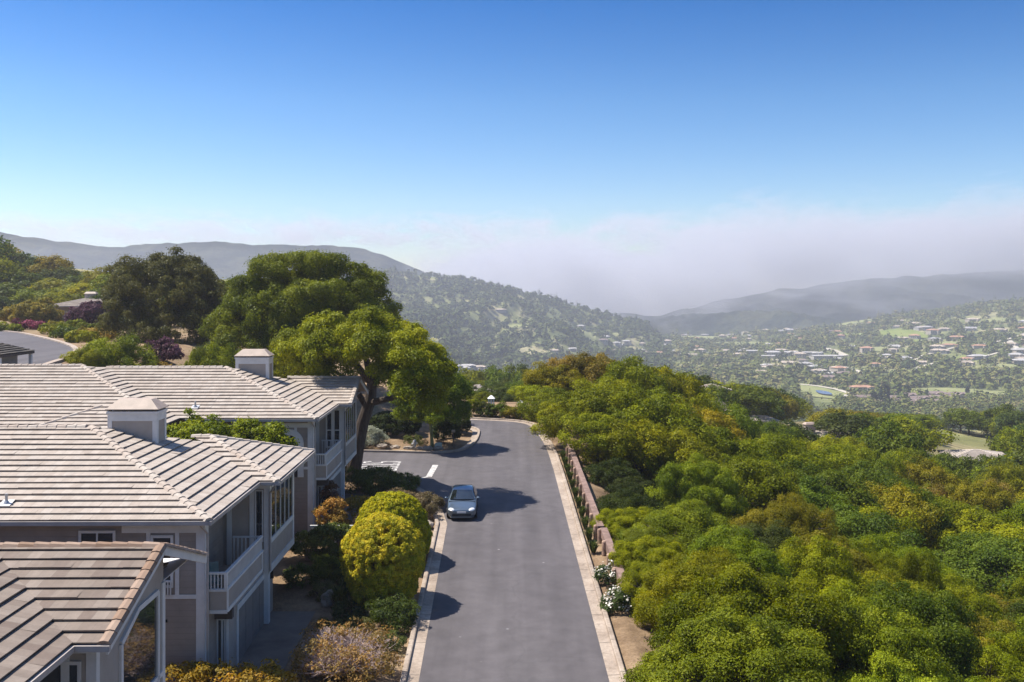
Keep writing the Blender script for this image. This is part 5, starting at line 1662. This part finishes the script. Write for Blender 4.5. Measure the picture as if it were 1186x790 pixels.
def make_car(loc, rot):
    car = empty('parked_car', loc, rot, 'silver blue hatchback facing the camera at the left kerb', 'car')
    # lower body: rings along y (front at 0, tail at 4.15)
    st = [(0.0, .58, .34, .50, .56), (.04, .70, .26, .60, .635), (.14, .78, .20, .66, .69), (.35, .835, .19, .70, .745), (.62, .86, .19, .73, .80), (.95, .872, .20, .77, .865), (1.25, .875, .20, .82, .92),
          (1.7, .875, .20, .86, .945), (2.4, .875, .20, .88, .955), (3.1, .875, .20, .90, .965), (3.55, .87, .20, .91, .96), (3.85, .84, .24, .90, .94), (4.05, .78, .30, .84, .88), (4.13, .66, .40, .70, .74)]
    rings = []
    for y, w_, zb, zs, zt in st:
        h = [(0, zb), (w_ * .7, zb), (w_ * .93, zb + .05), (w_, zb + (zs - zb) * .35), (w_ * 1.0, zb + (zs - zb) * .7), (w_ * .975, zs), (w_ * .90, zs + (zt - zs) * .62), (w_ * .6, zt - .002), (0, zt + .012)]
        rings.append([(x, y, z) for x, z in h] + [(-x, y, z) for x, z in h[-2:0:-1]])
    mb = MB(); loft(rings, mb)
    mb.face(rings[0][::-1]); mb.face(rings[-1])
    # cabin shell (roof and pillars): rings across the car seen along y
    cab = [(1.12, .80, .90, .90), (1.50, .715, .90, 1.12), (1.95, .64, .92, 1.335), (2.25, .615, .92, 1.40), (2.7, .61, .93, 1.415), (3.2, .60, .93, 1.385), (3.55, .60, .93, 1.28), (3.92, .63, .92, 1.03), (4.02, .64, .86, .92)]
    cr = []
    for y, wt, zb, zt in cab:
        wb = .80
        h = [(wb, zb), (wb + (wt - wb) * .5, zb + (zt - zb) * .5), (wt + .015, zt - .05 if zt - zb > .1 else zt), (wt - .06, zt - .005), (0, zt + .02)]
        cr.append([(x, y, z) for x, z in h] + [(-x, y, z) for x, z in h[-2::-1]])
    loft(cr, mb, 0, False)
    body = mb.build('body', PAINTC, car, True, True)
    body.data.polygons.foreach_set('use_smooth', [True] * len(body.data.polygons))
    md = body.modifiers.new('sub', 'SUBSURF'); md.levels = 1; md.render_levels = 2
    # glass
    def patch(name, pts, off):
        g = MB(); o = Vector(off)
        n = len(pts) // 2
        for i in range(n - 1):
            g.face([Vector(pts[i]) + o, Vector(pts[i + 1]) + o, Vector(pts[n + i + 1]) + o, Vector(pts[n + i]) + o])
        return g.build(name, CARGLASS, car, True)
    patch('windshield', [(-.73, 1.24, .955), (-.4, 1.19, .965), (0, 1.17, .97), (.4, 1.19, .965), (.73, 1.24, .955), (-.58, 1.93, 1.325), (-.33, 1.90, 1.345), (0, 1.89, 1.35), (.33, 1.90, 1.345), (.58, 1.93, 1.325)], (0, -.028, .03))
    patch('rear_window', [(.56, 3.88, 1.02), (0, 3.9, 1.03), (-.56, 3.88, 1.02), (.52, 3.58, 1.25), (0, 3.6, 1.27), (-.52, 3.58, 1.25)], (0, .03, .03))
    for s in (1, -1):
        patch('side_window', [(s * .80, 1.55, .945), (s * .80, 2.5, .96), (s * .80, 3.3, .97), (s * .665, 2.0, 1.30), (s * .645, 2.5, 1.34), (s * .645, 3.2, 1.30)], (s * .02, 0, .01))
    # front: lower intake, badge-less nose slot, splitter
    mb = MB(); mb.hexa([(-.52, -.025, .30), (.52, -.025, .30), (.52, .3, .30), (-.52, .3, .30), (-.58, .0, .44), (.58, .0, .44), (.58, .3, .44), (-.58, .3, .44)]); mb.build('air_intake', PLASTIC, car)
    mb = MB(); mb.hexa([(-.60, -.02, .20), (.60, -.02, .20), (.74, .4, .17), (-.74, .4, .17), (-.60, -.02, .27), (.60, -.02, .27), (.74, .4, .26), (-.74, .4, .26)]); mb.build('bumper', PAINTC, car)
    mb = MB(); mb.box(-.26, .26, -.035, -.02, .47, .57); mb.build('number_plate', WHITE, car)
    for s in (1, -1):
        bm_ = bmesh.new(); bmesh.ops.create_uvsphere(bm_, u_segments=16, v_segments=10, radius=1)
        for v in bm_.verts: v.co = Vector((s * .60 + v.co.x * .19 + 0, .17 + s * 0 + abs(v.co.x) * 0 + v.co.y * .17 + (s * v.co.x) * .09, .635 + v.co.z * .082 + v.co.y * .035))
        me = bpy.data.meshes.new('headlight'); bm_.to_mesh(me); bm_.free()
        link_mesh('headlight', me, LAMP, car, True)
        bm_ = bmesh.new(); bmesh.ops.create_uvsphere(bm_, u_segments=12, v_segments=8, radius=1)
        for v in bm_.verts: v.co = Vector((s * .96 + v.co.x * .10, 1.52 + v.co.y * .06, .98 + v.co.z * .075))
        bmesh.ops.create_cube(bm_, size=1, matrix=Matrix.Translation((s * .85, 1.53, .955)) @ Matrix.Diagonal((.16, .06, .04, 1)))
        me = bpy.data.meshes.new('mirror'); bm_.to_mesh(me); bm_.free()
        link_mesh('mirror', me, PAINTC, car, True)
        mb = MB(); mb.box(s * .86 - .01 + s * .012, s * .86 + .01 + s * .012, 2.35, 2.55, .80, .825); mb.build('door_handle', PAINTC, car)
        for y in (.78, 3.28):
            wz = .305
            wl = empty('wheel', (s * .79, y, wz)); wl.parent = car
            mb = MB()
            n = 20
            prof = [(-.10, .2), (-.10, .285), (-.06, .305), (.06, .305), (.10, .285), (.10, .2)]
            rg2 = [[(s * a, r_ * math.cos(k * 6.2832 / n), r_ * math.sin(k * 6.2832 / n)) for k in range(n)] for a, r_ in prof]
            loft(rg2, mb); mb.build('tyre', BLACK, wl, True)
            mb = MB()
            rg2 = [[(s * a, r_ * math.cos(k * 6.2832 / n), r_ * math.sin(k * 6.2832 / n)) for k in range(n)] for a, r_ in [(.095, .2), (.06, .17), (.06, .03), (.09, .02)]]
            loft(rg2, mb)
            for k in range(5):
                a = k * 6.2832 / 5
                mb.bar((s * .07, .03 * math.cos(a), .03 * math.sin(a)), (s * .085, .195 * math.cos(a), .195 * math.sin(a)), .05, .03, 0, (1, 0, 0))
            mb.build('rim', RIM, wl)
            mb = MB()
            mb.tube([(s * .80 - .12, y, wz), (s * .80 + .09 * 1 if s > 0 else s * .80 - .09, y, wz)], [.36, .36], 22); mb.build('wheel_arch', PLASTIC, car) if False else None
    return car


cy0 = 57.6
make_car((-2.93, cy0, pz(cy0 + 2) + .0 - .08), -.0157)
CAR = [o for o in C.objects if o.name == 'parked_car'][0]
CAR.rotation_euler = (math.atan(SL), 0, .0157)
CAR.location = (-2.93, cy0, pz(cy0) + .01)

# ---------------------------------------------------------------- timber guard rail
def rail_x(Y): return 4.86 - .0157 * (Y - 44)


def guard_rail(y0, y1, dx, dz, label, posts):
    rt = empty('guard_rail', (rail_x(y0) + dx, y0, pz(y0)), 0, label, 'guard rail', 'timber guard rails along the drop')
    O = Vector((rail_x(y0) + dx, y0, pz(y0)))
    n = max(1, round((y1 - y0) / 2.35))
    a = Vector((rail_x(y0) + dx + .18, y0, pz(y0) + .56 + dz)); b = Vector((rail_x(y1) + dx + .18, y1, pz(y1) + .56 + dz))
    mb = MB(O)
    mb.bar(a, b, .36, .42)
    r_ = mb.build('rail', WOODRAIL, rt)
    bv = r_.modifiers.new('bev', 'BEVEL'); bv.width = .035; bv.segments = 2
    for i in range(posts):
        y = y0 + .3 + i * (y1 - y0 - .6) / max(1, posts - 1)
        x = rail_x(y) + dx
        mb = MB(O)
        mb.tube([(x - .07, y, pz(y) - .4), (x - .07, y, pz(y) + .70), (x - .07, y, pz(y) + .76)], [.125, .12, .085], 12)
        mb.build('post', LOGWOOD, rt, True)
    return rt


guard_rail(44.2, 53.6, .06, -.02, 'near length of timber guard rail beside the white flowering bushes', 5)
guard_rail(53.75, 78.5, -.08, .02, 'long far length of timber guard rail running to the bend', 11)

# ---------------------------------------------------------------- walls and fittings in the gardens
mb = MB((-8.6, 50.9, .2)); mb.box(-10.5, -6.8, 50.3, 50.55, -.3, 1.05); mb.build('wall', CONC)
o = bpy.context.scene.objects['wall.004'] if 'wall.004' in bpy.data.objects and bpy.data.objects['wall.004'].parent is None else [x for x in C.objects if x.name.startswith('wall') and x.parent is None][-1]
o.name = 'garden_wall'; o.location = (-8.6, 50.9, .2); tag(o, 'low concrete wall under the dark hedge', 'wall')
fr = empty('garden_railing', (-8.6, 51.15, .3), 0, 'white topped rail above the dark hedge', 'railing')
mb = MB((-8.6, 51.15, .3)); mb.box(-10.4, -6.75, 51.1, 51.2, 2.02, 2.10); mb.build('top_rail', WHITE, fr)
for x in (-10.3, -9.1, -7.95, -6.85):
    mb = MB((-8.6, 51.15, .3)); mb.box(x - .04, x + .04, 51.11, 51.19, .1, 2.02); mb.build('post', WHITE, fr)
mb = MB((-7.9, 36, 0)); mb.hexa([(-7.9, 33.0, -.4), (-7.72, 33.0, -.4), (-7.72, 38.3, -.4), (-7.9, 38.3, -.4), (-7.9, 33.0, .42), (-7.72, 33.0, .42), (-7.72, 38.3, .30), (-7.9, 38.3, .30)])
o = mb.build('drive_wall', CONC); o.location = (-7.9, 36, 0); tag(o, 'low concrete edge wall between the nearest drive and the dry shrub', 'wall')

# hydrant, ground box, light posts on the planted corner; white lantern posts at the road's end
def hydrant(x, y):
    g = hz(x, y)
    h = empty('fire_hydrant', (x, y, g), .4, 'small pale grey fire hydrant at the planted corner', 'hydrant')
    mb = MB(); mb.tube([(0, 0, -.1), (0, 0, .06), (0, 0, .07), (0, 0, .52), (0, 0, .56), (0, 0, .66), (0, 0, .72)], [.2, .2, .12, .12, .16, .12, .03], 12); mb.build('barrel', METAL, h, True)
    for s in (-1, 1):
        mb = MB(); mb.tube([(s * .1, 0, .4), (s * .22, 0, .4)], [.07, .075], 10); mb.build('outlet', WHITE, h)
    return h


hydrant(-7.75, 79.0)
mb = MB(); mb.box(-.28, .28, -.22, .22, -.1, .36); mb.hexa([(-.3, -.24, .36), (.3, -.24, .36), (.3, .24, .36), (-.3, .24, .36), (-.2, -.14, .46), (.2, -.14, .46), (.2, .14, .46), (-.2, .14, .46)])
o = mb.build('utility_box', plain('pale_green_box', (.42, .48, .42), .6, .3, 0, .15, 3)); o.location = (-5.85, 79.0, hz(-5.85, 79)); tag(o, 'pale green utility box under the street tree', 'box')
lp = empty('path_light', (-4.75, 80.4, hz(-4.75, 80.4)), 0, 'dark bollard light with a flat cap on the planted corner', 'light post')
mb = MB(); mb.box(-.05, .05, -.05, .05, -.2, 1.05); mb.build('post', DARKWOOD, lp)
mb = MB(); mb.box(-.14, .14, -.14, .14, 1.05, 1.22); mb.build('lamp_head', plain('tan_lamp', (.35, .3, .22), .6, .3), lp)


def lantern_post(x, y, Y, label, h=1.5):
    p = at(x, y, Y); g = hz(p.x, Y)
    r_ = empty('lantern_post', (p.x, Y, g), 0, label, 'lantern post')
    mb = MB(); mb.box(-.28, .28, -.28, .28, -.4, h); mb.build('pillar', WHITE, r_)
    mb = MB()
    for sx_ in (-1, 1):
        for sy in (-1, 1): mb.box(sx_ * .24 - .05, sx_ * .24 + .05, sy * .24 - .05, sy * .24 + .05, h, h + .55)
    mb.box(-.1, .1, -.1, .1, h, h + .5)
    frustum(mb, -.36, .36, -.36, .36, h + .552, h + .85, .3, .3)
    mb.build('lantern', WHITE, r_)
    return r_


lantern_post(569, 484, 95.6, 'white post with an open lantern top at the end of the road', 1.0)
lantern_post(603, 485, 94.6, 'white square post half hidden behind the bend oaks', .7)

# roofs among the trees
def hidden_house(x, y, Y, w, d, h, label, tilem=TILE, rot=0, pitch=.3, chim=None, **kw):
    p = at(x, y, Y)
    D = d / 2 + .6
    z = p.z - pitch * D - h
    return simple_house('tree_house' if False else 'hillside_house', (p.x, Y, z), rot, w, d, h, pitch, .6, WALLP, tilem, CAPT, label, chim=chim, **kw)


hidden_house(965, 497, 170, 11, 9, 4.5, 'grey roofed house sunk among the oaks, with a white chimney at its left', TILE, .25, .22, chim=(-4.6, 0, 6.6))
hidden_house(1131, 521, 165, 9, 8, 4.5, 'grey roofed house showing only its roof below the green lawn', TILE, -.2, .22)
hidden_house(824, 445, 175, 4.2, 4, 2.2, 'small reddish roof peeping out of the oak canopy', TILE2, .2, .3)
hidden_house(553, 446, 175, 7, 8, 4.5, 'tan roofed house just beyond the end of the road', TILE, .5, .35)
hidden_house(876, 481, 192, 6, 6, 4.0, 'pale flat looking roof amid the canopy right of the tall clump', TILE, .1, .2)
# ---------------------------------------------------------------- the valley
def grass_mat(name, a, b):
    m, nt, out = new_mat(name)
    c = ramp(nt, pnoise(nt, .03, 6, .65), [(.35, a), (.65, b)])
    c = mixc(nt, .4, c, ramp(nt, pnoise(nt, .5, 4, .6), [(.3, (.3, .3, .3)), (.7, (.7, .7, .7))]), 'OVERLAY')
    bsdf(nt, out, c, .95, .05)
    return m


LAWN = grass_mat('green_meadow', (.13, .17, .04), (.20, .22, .06))
DRY = grass_mat('dry_meadow', (.26, .23, .12), (.34, .30, .17))
PALEG = grass_mat('pale_meadow', (.17, .19, .075), (.25, .25, .11))
DIRT = grass_mat('pale_dirt', (.38, .34, .27), (.48, .44, .36))
CLR = []


def meadow(name, x, y, rx_px, ry_px, m, label, Y0=320.0, dz=.9):
    """a clearing lying on the slope; extents in metres follow from where its rim meets the ground"""
    c = ground_at(x, y, Y0); top = ground_at(x, y - ry_px, Y0); bot = ground_at(x, y + ry_px, Y0)
    rx = rx_px * c.y / F; y0_, y1_ = bot.y, max(top.y, bot.y + 12)
    cyy = (y0_ + y1_) / 2; ry = (y1_ - y0_) / 2
    cxx = (x - CX) * cyy / F
    seed = x * .37 + y
    n, k = 40, 14
    t = np.linspace(0, 2 * math.pi, n)
    wob = 1 + .16 * np.sin(2 * t + seed) + .12 * np.sin(3 * t + seed * 1.7) + .07 * np.sin(5 * t + seed * .6)
    rr = np.linspace(0.001, 1, k)
    Rr, Tt = np.meshgrid(rr, t, indexing='ij')
    W = np.meshgrid(rr, wob, indexing='ij')[1]
    X = cxx + rx * Rr * W * np.cos(Tt); Yy = cyy + ry * Rr * W * np.sin(Tt)
    Yy = np.minimum(Yy, 2380)
    o = grid_mesh(name, np.stack([X, Yy, ht(X, Yy) + dz], -1).transpose(1, 0, 2), m)
    tag(o, label, None, None, 'structure')
    CLR.append((cxx, cyy, rx, ry))
    return o


meadow('lawn', 1117, 507, 27, 11, LAWN, 'bright green lawn among the oaks', 130.0, .25)
meadow('meadow', 622, 408, 22, 4, DRY, 'tan field at the foot of the left ridge')
meadow('meadow', 738, 405, 10, 4, DRY, 'small dry field beside the valley trees')
meadow('golf_green', 952, 456, 30, 8, PALEG, 'golf green round the blue pond')
meadow('fairway', 1120, 456, 75, 4.5, PALEG, 'long pale fairway below the village hill')
meadow('meadow', 1040, 389, 18, 10, LAWN, 'green meadow climbing the village hill')
meadow('meadow', 1062, 356, 15, 3, LAWN, 'bright meadow on top of the village hill')
meadow('meadow', 985, 371, 28, 5, PALEG, 'pale pasture on the far valley side')
meadow('meadow', 1015, 362, 30, 4, PALEG, 'grassy slope under the fog')
meadow('meadow', 596, 378, 9, 3, PALEG, 'small clearing on the left ridge')
meadow('meadow', 672, 383, 17, 4, PALEG, 'clearing round a white house on the left ridge')
meadow('meadow', 1150, 372, 22, 3, PALEG, 'grassy terrace among hill houses')
meadow('meadow', 860, 399, 40, 2.5, PALEG, 'flat field in the valley behind the shops')
meadow('meadow', 925, 372, 26, 2.5, PALEG, 'far pasture in the valley')
meadow('meadow', 560, 412, 12, 3, PALEG, 'clearing on the near left hill')
for x, y, a, b, m, lab in [(812, 392, 26, 3, PALEG, 'pale pasture left of the long shops'), (905, 425, 22, 3, DRY, 'dry lot below the shops'), (1005, 405, 20, 4, PALEG, 'grassy bank on the village hill'), (1090, 398, 16, 3, PALEG, 'clearing beside orange roofs'),
                           (1120, 415, 22, 3, LAWN, 'green garden slope among hill houses'), (1165, 425, 18, 3, PALEG, 'pale grass at the right foot of the hill'), (1050, 432, 26, 3, PALEG, 'pale strip at the hill foot'), (975, 388, 20, 3, LAWN, 'green paddock at the valley side'),
                           (850, 380, 24, 2.2, PALEG, 'far valley paddock'), (700, 408, 16, 2.5, PALEG, 'grass strip at the ridge foot'), (790, 425, 18, 3, DRY, 'dry paddock behind the tall oaks')]:
    meadow('meadow', x, y, a, b, m, lab)

# pond and sandy path
POND = g = ground_at(954, 457)
m, nt, out = new_mat('pond_water')
bsdf(nt, out, (.05, .10, .19), .25, .4, 0, pnoise(nt, .5, 3), .1, .05)
bm = MB(); n = 28
bm.face([(g.x + 6.5 * math.cos(t) * (1 + .15 * math.sin(2 * t)), g.y + 22 * math.sin(t), g.z + 2.2) for t in np.linspace(0, 6.283, n, endpoint=False)])
tag(bm.build('pond', m), 'small blue pond on the golf green', None, None, 'structure')


def path(name, px, w_, m, label, dz=1.3, Y0=320.0):
    pts = [ground_at(x, y, Y0) for x, y in px]
    bm = MB()
    P = []
    for a, b in zip(pts, pts[1:]):
        k = max(2, int((b - a).length / 15))
        P += [a.lerp(b, i / k) for i in range(k)]
    P.append(pts[-1])
    for i in range(len(P) - 1):
        d = (P[i + 1] - P[i]); d.z = 0; d.normalize(); s = Vector((-d.y, d.x, 0)) * w_ / 2
        f = [P[i] - s, P[i + 1] - s, P[i + 1] + s, P[i] + s]
        bm.face([(p.x, p.y, hz(p.x, p.y) + dz) for p in f])
    for p in P: CLR.append((p.x, p.y, w_ * .8, w_ * 1.2))
    return tag(bm.build(name, m), label, None, None, 'structure')


path('path', [(925, 446), (945, 448), (968, 452), (984, 457), (975, 464)], 7, DIRT, 'pale sandy path round the golf green')
path('path', [(958, 404), (968, 408), (978, 413)], 14, DIRT, 'pale bare track on the village hill')
path('path', [(1168, 395), (1176, 404), (1186, 408)], 10, DIRT, 'pale road bend on the right of the village hill')
path('path', [(555, 432), (568, 436), (566, 441)], 3, DIRT, 'pale footpath on the saddle', .3, 180.0)

path('road', [(1000, 434), (1035, 424), (1070, 412), (1110, 402), (1150, 398), (1190, 386)], 6, DIRT, 'pale lane climbing the village hill')
path('road', [(800, 416), (850, 418), (905, 418), (960, 424), (1000, 434)], 8, DIRT, 'pale valley road in front of the white buildings')
path('road', [(1060, 428), (1090, 420), (1130, 416), (1186, 404)], 6, DIRT, 'second lane across the village hill')

# houses far off: small, one mesh each, walls and roof as materials
FW = [plain('cream_wall', (.38, .33, .27), .8, .2), plain('white_wall', (.36, .335, .30), .8, .2), plain('brown_wall', (.24, .18, .14), .8, .2)]
FR = [plain('far_grey_roof', (.30, .285, .28), .8, .2, 0, .2, .3), plain('far_tan_roof', (.40, .33, .26), .8, .2, 0, .2, .3), plain('far_terracotta_roof', (.36, .20, .13), .8, .2, 0, .2, .3), plain('far_white_roof', (.38, .36, .34), .7, .2, 0, .1, .3), plain('far_brown_roof', (.20, .15, .135), .8, .2, 0, .2, .3)]


def far_house_mesh(w_, d, h, pitch, kind, seed):
    mb = MB()
    mb.box(-w_ / 2, w_ / 2, -d / 2, d / 2, -3, h, 0)
    W, D = w_ / 2 + .6, d / 2 + .6
    hh = pitch * D
    r0 = -W + D if kind == 'hip' else -W
    A = [(-W, -D, h), (W, -D, h), (W, D, h), (-W, D, h)]
    r = [(r0, 0, h + hh), (-r0, 0, h + hh)]
    mb.face([A[0], A[1], r[1], r[0]], 1); mb.face([A[2], A[3], r[0], r[1]], 1); mb.face([A[1], A[2], r[1]], 1); mb.face([A[3], A[0], r[0]], 1)
    mb.face(A[::-1], 1)
    # wing
    mb.box(w_ * .12, w_ * .42, -d * .85, -d / 2 - .01, -3, h - .3, 0)
    x0, x1, xm = w_ * .12 - .5, w_ * .42 + .5, w_ * .27
    zz = h - .25 + pitch * (x1 - x0) / 2
    mb.face([(x0, -d * .85 - .5, h - .25), (xm, -d * .85 - .5, zz), (xm, 0, zz), (x0, 0, h - .25)], 1)
    mb.face([(xm, -d * .85 - .5, zz), (x1, -d * .85 - .5, h - .25), (x1, 0, h - .25), (xm, 0, zz)], 1)
    # window openings and a door
    n = max(3, int(w_ / 3))
    for i in range(n):
        x = -w_ / 2 + w_ * (i + .5) / n
        if w_ * .1 < x < w_ * .45: y = -d * .85
        else: y = -d / 2
        mb.box(x - .6, x + .6, y - .06, y - .01, h * .35, h * .72, 2)
    o = mb.build('far_house', [FW[0], FR[0], GLASS])
    me = o.data; bpy.data.objects.remove(o)
    return me


FH = [far_house_mesh(17, 10, 3.4, .32, 'hip', 1), far_house_mesh(13, 9, 3.2, .4, 'gable', 2), far_house_mesh(22, 11, 3.6, .28, 'hip', 3), far_house_mesh(15, 10, 5.6, .34, 'hip', 4)]
LONG = far_house_mesh(44, 16, 5, .1, 'gable', 5)
CONDO = far_house_mesh(30, 11, 6.2, .42, 'gable', 6)
rv = random.Random(21)
HOUSES = []


def far_house(x, y, me, s, wall, roof, label, group, name='far_house', rz_=None, cat='house'):
    p = ground_at(x, y)
    o = bpy.data.objects.new(name, me); C.objects.link(o)
    o.location = p; o.scale = (s, s, s)
    o.rotation_euler = (0, 0, rv.uniform(-.7, .7) if rz_ is None else rz_)
    for sl, m in zip(o.material_slots, (wall, roof)):
        sl.link = 'OBJECT'; sl.material = m
    tag(o, label, cat, group)
    HOUSES.append((p.x, p.y, 12 * s))
    return o


def rnd_far(x, y, label, group, s=(.8, 1.2), roofs=(0, 1, 2, 3, 4), walls=(0, 1)):
    return far_house(x, y, rv.choice(FH), rv.uniform(*s), FW[rv.choice(walls)], FR[rv.choice(roofs)], label, group)


# shops and pale low buildings along the valley road
for x, y in [(812, 409), (828, 411), (842, 409), (856, 412), (872, 409), (893, 410), (906, 411), (918, 409), (935, 412), (946, 413), (888, 414), (958, 415), (972, 417), (866, 407), (902, 407), (925, 415), (783, 408), (798, 413)]:
    far_house(x + rv.uniform(-2, 2), y + rv.uniform(-1, 1), LONG if rv.random() < .45 else rv.choice(FH), rv.uniform(.85, 1.25), FW[1], FR[rv.choice([3, 3, 3, 1])], 'long low white building strung along the valley road', 'white buildings along the valley road', 'valley_building', rv.uniform(-.2, .2), 'building')
# houses in the flat of the valley
for i in range(34):
    rnd_far(rv.uniform(775, 1000), rv.uniform(374, 404), 'small pale house among the trees on the valley floor', 'houses on the valley floor')
for i in range(16):
    rnd_far(rv.uniform(880, 985), rv.uniform(420, 440), 'pale roofed house between the white buildings and the golf green', 'houses above the golf green')
# village hill on the right
for i in range(46):
    x = rv.uniform(1000, 1205); y = rv.uniform(372, 428)
    rnd_far(x, y, 'house with garden trees on the hill at the right', 'houses on the right hill', (.8, 1.35), (1, 1, 2, 0, 3))
# terraces beside the golf course
for x, y, rz_ in [(1030, 466, .1), (1047, 463, -.1), (1062, 466, .2), (1078, 461, 0), (1090, 465, -.15), (1104, 462, .1), (1052, 470, 0), (1075, 470, .1), (1003, 466, .2), (1012, 470, 0)]:
    far_house(x, y, CONDO, rv.uniform(.7, .85), FW[rv.choice([1, 2])], FR[4], 'brown roofed terrace block beside the golf fairway', 'brown terraces beside the fairway', 'terrace_block', rz_, 'building')
far_house(998, 452, FH[2], 1.1, FW[1], FR[2], 'orange roofed clubhouse between the golf green and the terraces', None, 'clubhouse', .1)
# left side
for x, y in [(541, 427), (548, 430), (555, 428), (562, 431), (537, 432), (571, 430), (529, 428)]:
    rnd_far(x, y, 'pale house on the slope beyond the end of the road', 'houses beyond the end of the road', (.7, 1.0), (1, 3, 0))
for x, y, lab in [(673, 381, 'white house alone in a clearing on the left ridge'), (580, 361, 'white house high on the left ridge'), (700, 392, 'white house at the foot of the left ridge'), (642, 408, 'pale house beside the tan field')]:
    rnd_far(x, y, lab, None, (.8, 1.1), (3, 1), (1,))
for i in range(12):
    rnd_far(rv.uniform(660, 775), rv.uniform(396, 412), 'pale roof half hidden by trees at the foot of the left ridge', 'houses at the foot of the left ridge')

# dark cypresses by the terraces
cy_l = [(0, 0, 6, 2.6, 2.6, 6), (0, 0, 11, 1.9, 1.9, 5), (.8, .3, 4, 2.4, 2.4, 4)]
tree_proto('cypress', cy_l, 1.0, 50, .8, 90, .3)
for i, (x, y, s, lab) in enumerate([(1024, 470, 1.35, 'tallest dark cypress beside the brown terraces'), (1041, 462, 1.0, 'dark cypress right of the tallest one'), (1050, 460, .9, 'dark cypress touching the pale terrace end'), (1013, 468, .8, 'shorter dark cypress left of the tallest one'), (1120, 456, .5, 'small dark cypress at the fairway edge')]):
    p = ground_at(x, y)
    tree('cypress', p, 'cypress', s * 1.15, s, i * 1.1, (.028, .042, .02), lab, 'tree')
    HOUSES.append((p.x, p.y, 5))

# the woods: too many trees to count, one object
rs = np.random.RandomState(8)
NT = 21000
px = rs.uniform(-40, 1230, NT * 3); Y = 420 * (2375 / 420) ** rs.rand(NT * 3) 
Y = np.where(rs.rand(len(Y)) < .5, Y, rs.uniform(700, 2375, len(Y)))
X = (px - CX) * Y / F
Z = ht(X, Y)
# drop what the near ground hides, what stands on clearings, and thin the woods with broad patches
dens = waves(X, Y, 260, 3) * .5 + waves(X, Y, 90, 8) * .35 + .62
ang = X / Y
dens = np.where((ang < .15) & (Y > 900), dens + .25, dens)
keep = rs.rand(len(X)) < dens
keep &= ~((X > 5) & (Y < 520))
for cx_, cy_, a, b in CLR: keep &= ((X - cx_) / (a + 1)) ** 2 + ((Y - cy_) / (b + 2)) ** 2 > 1
for hx, hy, r in HOUSES: keep &= (np.abs(X - hx) > r * 1.1) | (Y > hy + r * .6) | (Y < hy - r * 3.2)
keep &= ~((px < 330) & (Y > 1300))
keep &= ~((np.abs(px - 953) < 14) & (Y < POND.y + 25) & (Y > POND.y - 170))
keep &= HY + F * (HC - Z - 12) / Y < 480
X, Y, Z = X[keep][:NT], Y[keep][:NT], Z[keep][:NT]
n = len(X)
print('woods', n)
r = rs.uniform(3.0, 6.5, n) * np.where(rs.rand(n) < .12, 1.35, 1)
h = r * rs.uniform(1.1, 1.75, n)
tall = rs.rand(n) < .06
h = np.where(tall, r * 3.0, h); r = np.where(tall, r * .6, r)
PP, NN_, TT, LL = [], [], [], []
for sel, K, kl in ((Y < 1000, 80, .42), (Y >= 1000, 26, .8)):
    x_, y_, z_, r_, h_ = X[sel], Y[sel], Z[sel], r[sel], h[sel]
    m_ = len(x_)
    d = unit(rs.randn(m_, K, 3)); d[..., 2] = np.abs(d[..., 2]) - .12
    lump = 1 + .28 * np.sin(d[..., 0] * 5 + x_[:, None]) * np.cos(d[..., 1] * 5 + y_[:, None])
    PP.append((np.stack([x_, y_, z_], 1)[:, None] + d * lump[..., None] * np.stack([r_, r_, h_], 1)[:, None] * rs.uniform(.7, 1.0, (m_, K, 1)) + np.array([0, 0, .25]) * h_[:, None, None]).reshape(-1, 3))
    NN_.append(unit(d * 1.0 + rs.randn(m_, K, 3) * .35 + np.array([0, 0, .4])).reshape(-1, 3))
    kd_ = np.where((x_ / y_ < .16) & (y_ > 800), .42, 1.0)   # darker scrub oak on the left ridge
    TT.append(np.clip((rs.rand(m_)[:, None] * .8 + .1 + rs.randn(m_, K) * .06) * kd_[:, None], 0, 1).ravel())
    LL.append((r_[:, None] * kl * rs.uniform(.75, 1.25, (m_, K))).ravel())
WOODLEAF, nt, out = new_mat('woodland_foliage')
a_ = N(nt, 'ShaderNodeAttribute', attribute_name='tone')
c_ = ramp(nt, a_.outputs['Fac'], [(0, (.04, .058, .018)), (.35, (.08, .10, .024)), (.6, (.13, .145, .032)), (.8, (.17, .16, .045)), (1, (.19, .155, .07))])
bsdf(nt, out, c_, .8, .1)
wd = leaves('woods', np.concatenate(PP), np.concatenate(NN_), np.concatenate(LL), np.concatenate(TT), .8, WOODLEAF, None, rs, .15)
tag(wd, 'mass of trees covering the valley floor and its hills', None, None, 'stuff')
